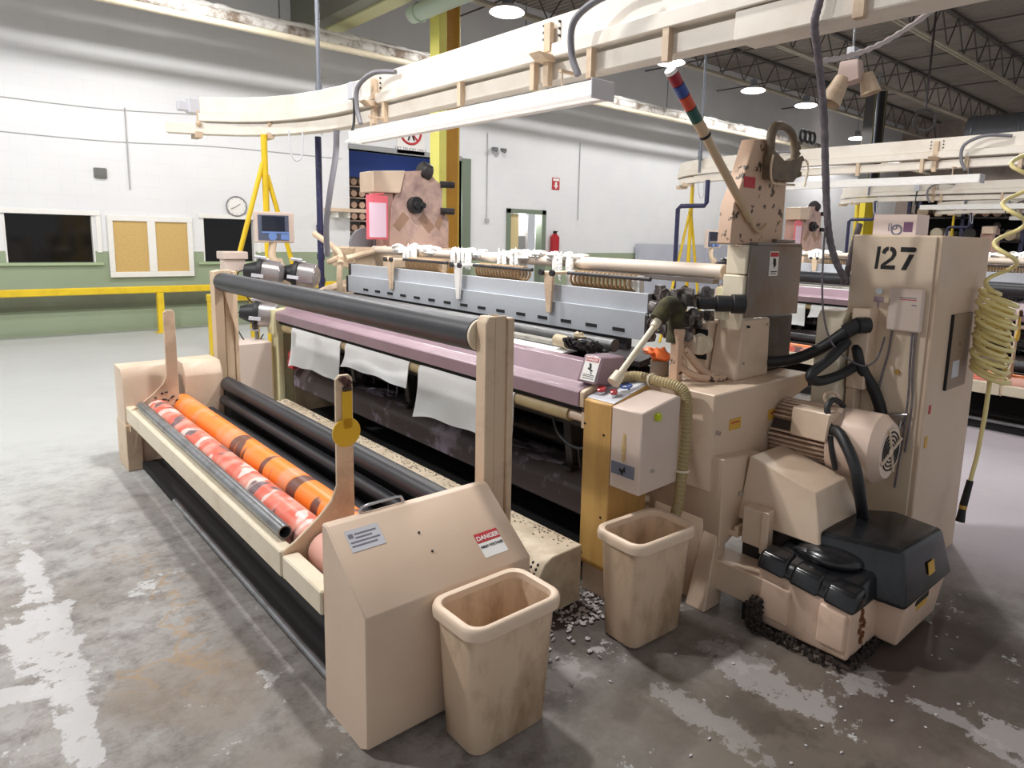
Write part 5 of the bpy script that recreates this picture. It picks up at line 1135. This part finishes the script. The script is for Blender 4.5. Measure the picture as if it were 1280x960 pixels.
g = G(); g.cyl(c + V((.03, 0, .15)), V((3.83, 1.79, 6.3)), 0.006, n=6); g.box(c.x + .0, c.x + .06, c.y - .02, c.y + .02, c.z + .14, c.z + .2); part('hanging_rod', g, STEEL, t)
# coiled air hose
t = thing('coiled_air_hose', 'pale yellow coiled air hose hanging right of the numbered cabinet', 'hose', (4.3, 1.02, 0.5))
pts = []
def hel(z0, z1, turns, r, cx0, cy0, cx1, cy1, n=14):
    out = []
    N = int(turns * n)
    for i in range(N + 1):
        f = i / N; a = f * turns * 2 * math.pi
        out.append((cx0 + (cx1 - cx0) * f + r * math.cos(a), cy0 + (cy1 - cy0) * f + r * math.sin(a), z0 + (z1 - z0) * f))
    return out
p1 = [(4.36, 1.04, 3.4)] + hel(2.25, 1.52, 3.5, 0.06, 4.32, 1.05, 4.24, 1.085)
rnd = random.Random(3); p2 = []
for i, (x, y, z) in enumerate(hel(1.50, 1.06, 15, 0.082, 4.22, 1.085, 4.20, 1.08)): p2.append((x + 0.02 * math.sin(i * .31), y - 0.012 + 0.012 * math.cos(i * .23), z + 0.03 * math.sin(i * .45)))
p3 = [(4.22, 1.06, 1.05), (4.21, 1.06, 0.85), (4.20, 1.07, 0.62), (4.17, 1.08, 0.47)]
g = G(); g.tube(p1 + p2 + p3, 0.0115, n=8, sub=1); part('hose_coil', g, COIL, t, angle=60)
g = G(); g.cyl((4.17, 1.08, 0.48), (4.14, 1.09, 0.34), 0.017, 0.02, n=14); g.cyl((4.135, 1.09, 0.32), (4.125, 1.092, 0.25), 0.018, 0.024, n=14); g.mi = 1; g.cyl((4.14, 1.09, 0.34), (4.135, 1.09, 0.32), 0.02, n=14); part('blow_gun', g, [INK, BRASS], t)

# ================================================================ waste bins
def bin_mesh(x0, x1, y0, y1, h, taper, name, label):
    def ring(z, inset, r):
        out = []; cx0, cx1, cy0, cy1 = x0 + inset, x1 - inset, y0 + inset, y1 - inset
        for (cx, cy, a0) in ((cx1 - r, cy1 - r, 0), (cx0 + r, cy1 - r, 90), (cx0 + r, cy0 + r, 180), (cx1 - r, cy0 + r, 270)):
            for k in range(7):
                a = R(a0 + 15 * k); out.append((cx + r * math.cos(a), cy + r * math.sin(a), z))
        return out
    t = thing(name, label, 'bin', ((x0 + x1) / 2, (y0 + y1) / 2, 0), group='beige waste bins')
    g = G()
    rings = [ring(0.0, taper + .01, .04), ring(0.012, taper, .045), ring(h - 0.045, 0.012, .055), ring(h - 0.045, 0.012, .055), ring(h - .01, 0.014, .053), ring(h - .01, 0.018, .05), ring(0.014, taper + .006, .04)]
    VS = [[g.bm.verts.new(p) for p in r] for r in rings]
    n = len(VS[0])
    for A, B in zip(VS, VS[1:]):
        for i in range(n): g.bm.faces.new((A[i], A[(i + 1) % n], B[(i + 1) % n], B[i]))
    g.bm.faces.new(VS[0][::-1]); g.bm.faces.new(VS[-1])
    bmesh.ops.remove_doubles(g.bm, verts=g.bm.verts, dist=1e-5)
    part('bin_body', g, BINPLASTIC, t, angle=50)
    g = G(); rr = [ring(h - .048, .008, .058), ring(h - .046, -.006, .066), ring(h - .02, -.008, .068), ring(h - .006, -.004, .066), ring(h, .004, .06), ring(h - .006, .02, .05), ring(h - .03, .021, .05)]
    VS = [[g.bm.verts.new(p) for p in r] for r in rr]
    for A, B in zip(VS, VS[1:]):
        for i in range(n): g.bm.faces.new((A[i], A[(i + 1) % n], B[(i + 1) % n], B[i]))
    part('rim', g, mat('beige rim plastic', (232, 208, 184), 0.4), t, angle=60)
    return t
bin_mesh(1.185, 1.585, 1.602, 1.872, 0.50, 0.035, 'waste_bin', 'beige plastic waste bin against the sloped end box, nearest the viewer')
b2 = bin_mesh(2.07, 2.46, 1.62, 1.89, 0.50, 0.035, 'waste_bin', 'beige plastic waste bin under the control cabinet with the ribbed hose in it')
b2.location = (2.265, 1.79, 0); b2.rotation_euler = (0, 0, R(-3))
# ================================================================ floor blower with black cover
t = thing('floor_blower', 'beige floor blower with glossy black cover standing before the motor', 'blower', (3.05, 1.23, 0))
g = G()
g.hexa([(2.70, 1.06, 0.03), (2.69, 1.47, 0.03), (3.05, 1.47, 0.03), (3.05, 1.06, 0.03)], [(2.705, 1.055, 0.25), (2.705, 1.485, 0.29), (3.05, 1.485, 0.29), (3.05, 1.055, 0.25)])
g.hexa([(2.98, 0.97, 0.03), (2.98, 1.42, 0.03), (3.43, 1.42, 0.03), (3.43, 0.97, 0.03)], [(2.99, 0.945, 0.235), (2.99, 1.44, 0.26), (3.46, 1.44, 0.26), (3.46, 0.945, 0.235)])
for y0, y1 in ((1.07, 1.19), (1.32, 1.46)): g.hexa([(2.68, y0, 0.07), (2.68, y1, 0.07), (2.72, y1, .07), (2.72, y0, .07)], [(2.69, y0, 0.235), (2.69, y1, 0.245), (2.72, y1, .245), (2.72, y0, .235)])
part('blower_base', g, BLOWBASE, t, bevel=0.012, seg=3)
g = G()
g.hexa([(2.69, 1.035, 0.245), (2.69, 1.50, 0.295), (3.06, 1.50, 0.295), (3.06, 1.035, 0.245)], [(2.735, 1.065, 0.315), (2.735, 1.46, 0.345), (3.06, 1.45, 0.40), (3.06, 1.065, 0.375)])
g.hexa([(2.93, 0.93, 0.225), (2.80, 1.42, 0.27), (3.42, 1.46, 0.26), (3.50, 1.25, 0.25), (3.48, 0.925, 0.225)], [(2.995, 0.985, 0.462), (2.90, 1.31, 0.462), (3.28, 1.345, 0.465), (3.43, 1.19, 0.465), (3.41, 0.965, 0.455)])
cv = part('black_cover', g, SHINYBLACK, t, bevel=0.022, seg=3, angle=50)
g = G(); g.ball((2.92, 1.26, 0.365), 0.12, 0.15, 0.05, n=24); part('cover_bulge', g, SHINYBLACK, cv)
g = G(); g.ball((2.845, 1.28, 0.372), 0.03, 0.12, 0.022, n=20); part('cover_bulge', g, SHINYBLACK, cv)
for y0, y1 in ((1.04, 1.182), (1.196, 1.338), (1.352, 1.495)):
    zb = 0.247 + 0.105 * (y0 - 1.04)
    g = G(); g.hexa([(2.682, y0, zb - .004), (2.682, y1, zb + .010), (2.80, y1, zb + .02), (2.80, y0, zb + .01)], [(2.722, y0 + .008, zb + .074), (2.722, y1 - .008, zb + .084), (2.82, y1 - .008, zb + .09), (2.82, y0 + .008, zb + .082)]); part('cover_rib', g, SHINYBLACK, cv, bevel=0.018, seg=4, angle=60)
g = G(); g.hexa([(3.20, 0.941, .30), (3.27, 0.941, .30), (3.27, 0.951, .355), (3.20, 0.951, .355)], [(3.20, 0.9375, .30), (3.27, 0.9375, .30), (3.27, 0.9475, .355), (3.20, 0.9475, .355)]); part('yellow_sticker', g, LABELYEL, cv)
g = G(); g.box(3.10, 3.25, 0.947, 0.953, 0.185, 0.21); g.mi = 1; g.box(3.13, 3.25, 0.952, 0.957, 0.15, 0.178); part('base_label', g, [INK, LABELYEL], t)
g = G(); rnd = random.Random(9)
for k in range(260):
    e = rnd.choice(('l', 'f', 'c')); s = rnd.random()
    if e == 'l': p = V((2.655 + rnd.uniform(-.015, .01), 1.05 + .42 * s, rnd.uniform(0.008, .05)))
    elif e == 'f': p = V((2.70 + .28 * s, 1.045 + rnd.uniform(-.015, .01), rnd.uniform(.008, .04)))
    else: p = V((2.65 + rnd.uniform(-.02, .02), 1.46 + rnd.uniform(-.03, .03), rnd.uniform(.01, .16)))
    g.ball(p, rnd.uniform(.004, .010), rnd.uniform(.005, .014), rnd.uniform(.006, .016), n=6, rough=.4)
o = part('lint_fringe', g, BRISTLE, t); o['kind'] = 'stuff'
g = G()
for k in range(18):
    p = V((2.80 + rnd.uniform(-.012, .03), 1.052, .08 + k * .009)); g.ball(p, .008, .006, .009, n=6, rough=.4)
part('rust_crust', g, mat('rust brown crust', (120, 76, 44), 0.9), t)
# lint on floor
g = G()
for k in range(420):
    x, y = rnd.gauss(2.22, .2), rnd.gauss(2.06, .11)
    if 2.02 < x < 2.5 and 1.55 < y < 1.95: continue
    g.ball((x, y, .008), rnd.uniform(.003, .013), rnd.uniform(.003, .013), rnd.uniform(.002, .006), n=6, rough=.4)
for k in range(60): g.ball((rnd.uniform(1.7, 3.4), rnd.uniform(.5, 1.7), .004), rnd.uniform(.003, .008), rnd.uniform(.003, .008), .002, n=6, rough=.4)
o = solo('floor_lint', g, mat('grey floor lint', (196, 192, 192), 0.95), 'loose grey cotton lint scattered on the floor between the bins', 'lint', (2.2, 2.0, 0)); o['kind'] = 'stuff'
# ================================================================ neighbouring machines
index_kids()
def second_parts(r):
    '''the far head of the next machine stands a metre further along'''
    names = ('head_box', 'head_column', 'head_base', 'head_motor')
    return [c for c in bpy.data.objects if c.parent == r and (c.name.split('.')[0] in names or (c.name.startswith('head_plate') and 'hub' in str(c.get('label', ''))))]
DX = 6.5
second = copy_thing(loom, DX + 0.3, -0.3, label='second terry loom seen between the front loom head and the numbered cabinet')
for c in second_parts(second): c.location.x += 1.0
copy_thing(loom, 2 * DX, label='third terry loom, behind the second in the far row')
copy_thing(winder, DX, -0.8, label='cloth winder of the second loom, behind the coiled air hose')
copy_thing(track_rear, DX, label='overhead cleaner track of the third loom, lower than the second one')
copy_thing(loom, 3 * DX, label='fourth terry loom, farthest of the looms')
copy_thing(track_rear, 2 * DX, label='overhead cleaner track of the fourth loom, just above the far rack')
copy_thing(strip, 3 * DX, label='strip light hanging below the farthest overhead track')
copy_thing(strip, DX, label='strip light hanging below the second overhead track')
copy_thing(strip, 2 * DX, label='strip light hanging below the third overhead track')
copy_thing(clip, DX + 1.3, -0.2, label='pink clipboard on the far head of the second loom')
copy_thing(feeders[0], DX + 0.3, -0.2, label='weft feeder under the terminal of the second loom')
for tw, lb in zip(towels, ('far towel hanging from the second loom', 'middle towel hanging from the second loom', 'near towel hanging from the second loom')): copy_thing(tw, DX + 0.3, -0.3, label=lb)
for k in (1, 2, 3):
    L = bpy.data.objects['tube_light'].copy(); C.objects.link(L); L.location = V((2.82, 4.17, 2.49)) + V((DX * k, 0, 0))
# cabinet of the next row, only its top shows
t = thing('control_cabinet', 'pinkish control cabinet showing just above the numbered cabinet', 'cabinet', (11.4, 4.3, 0))
g = G(); g.box(11.2, 11.7, 4.02, 4.66, 0, 2.215); part('cabinet_body', g, mat('pale pink beige', (222, 200, 190), 0.5), t, bevel=0.006)
g = G(); g.torus((11.198, 4.30, 1.98), (1, 0, 0), 0.072, 0.014, 24, 6); g.box(11.195, 11.199, 4.41, 4.425, 1.96, 2.08); g.box(11.195, 11.199, 4.375, 4.39, 1.96, 2.08); g.torus((11.198, 4.33, 2.02), (1, 0, 0), 0.03, 0.01, 16, 6); part('marker_number', g, INKGREY, t)
g = G(); g.box(11.193, 11.199, 4.07, 4.20, 1.95, 2.10); part('purple_label', g, mat('purple label', (112, 72, 104), 0.5), t)
# fluorescent row etc
# ================================================================ camera, world, view
cam = bpy.data.cameras.new('camera'); co = bpy.data.objects.new('camera', cam); C.objects.link(co)
yw, pt, rl = R(48.227), R(8.809), R(1.416)
fw = V((math.cos(yw) * math.cos(pt), math.sin(yw) * math.cos(pt), -math.sin(pt))); rt0 = V((math.sin(yw), -math.cos(yw), 0)); up0 = rt0.cross(fw)
rt = rt0 * math.cos(rl) + up0 * math.sin(rl); up = up0 * math.cos(rl) - rt0 * math.sin(rl)
co.matrix_world = Matrix(((rt.x, up.x, -fw.x, 0), (rt.y, up.y, -fw.y, 0), (rt.z, up.z, -fw.z, 1.75), (0, 0, 0, 1)))
cam.sensor_fit = 'HORIZONTAL'; cam.sensor_width = 36.0; cam.lens = 848.843 / 1280 * 36.0
cam.shift_x = -33.723 / 1280; cam.shift_y = -53.292 / 1280
cam.clip_start = 0.05; cam.clip_end = 200
bpy.context.scene.camera = co
w = bpy.data.worlds.new('world'); bpy.context.scene.world = w; w.use_nodes = True
w.node_tree.nodes['Background'].inputs['Color'].default_value = (0.95, 0.97, 1.0, 1); w.node_tree.nodes['Background'].inputs['Strength'].default_value = 0.48
vs = bpy.context.scene.view_settings
vs.view_transform = 'Standard'; vs.look = 'None'; vs.gamma = 1.0; vs.use_curve_mapping = False; vs.exposure = 0.0
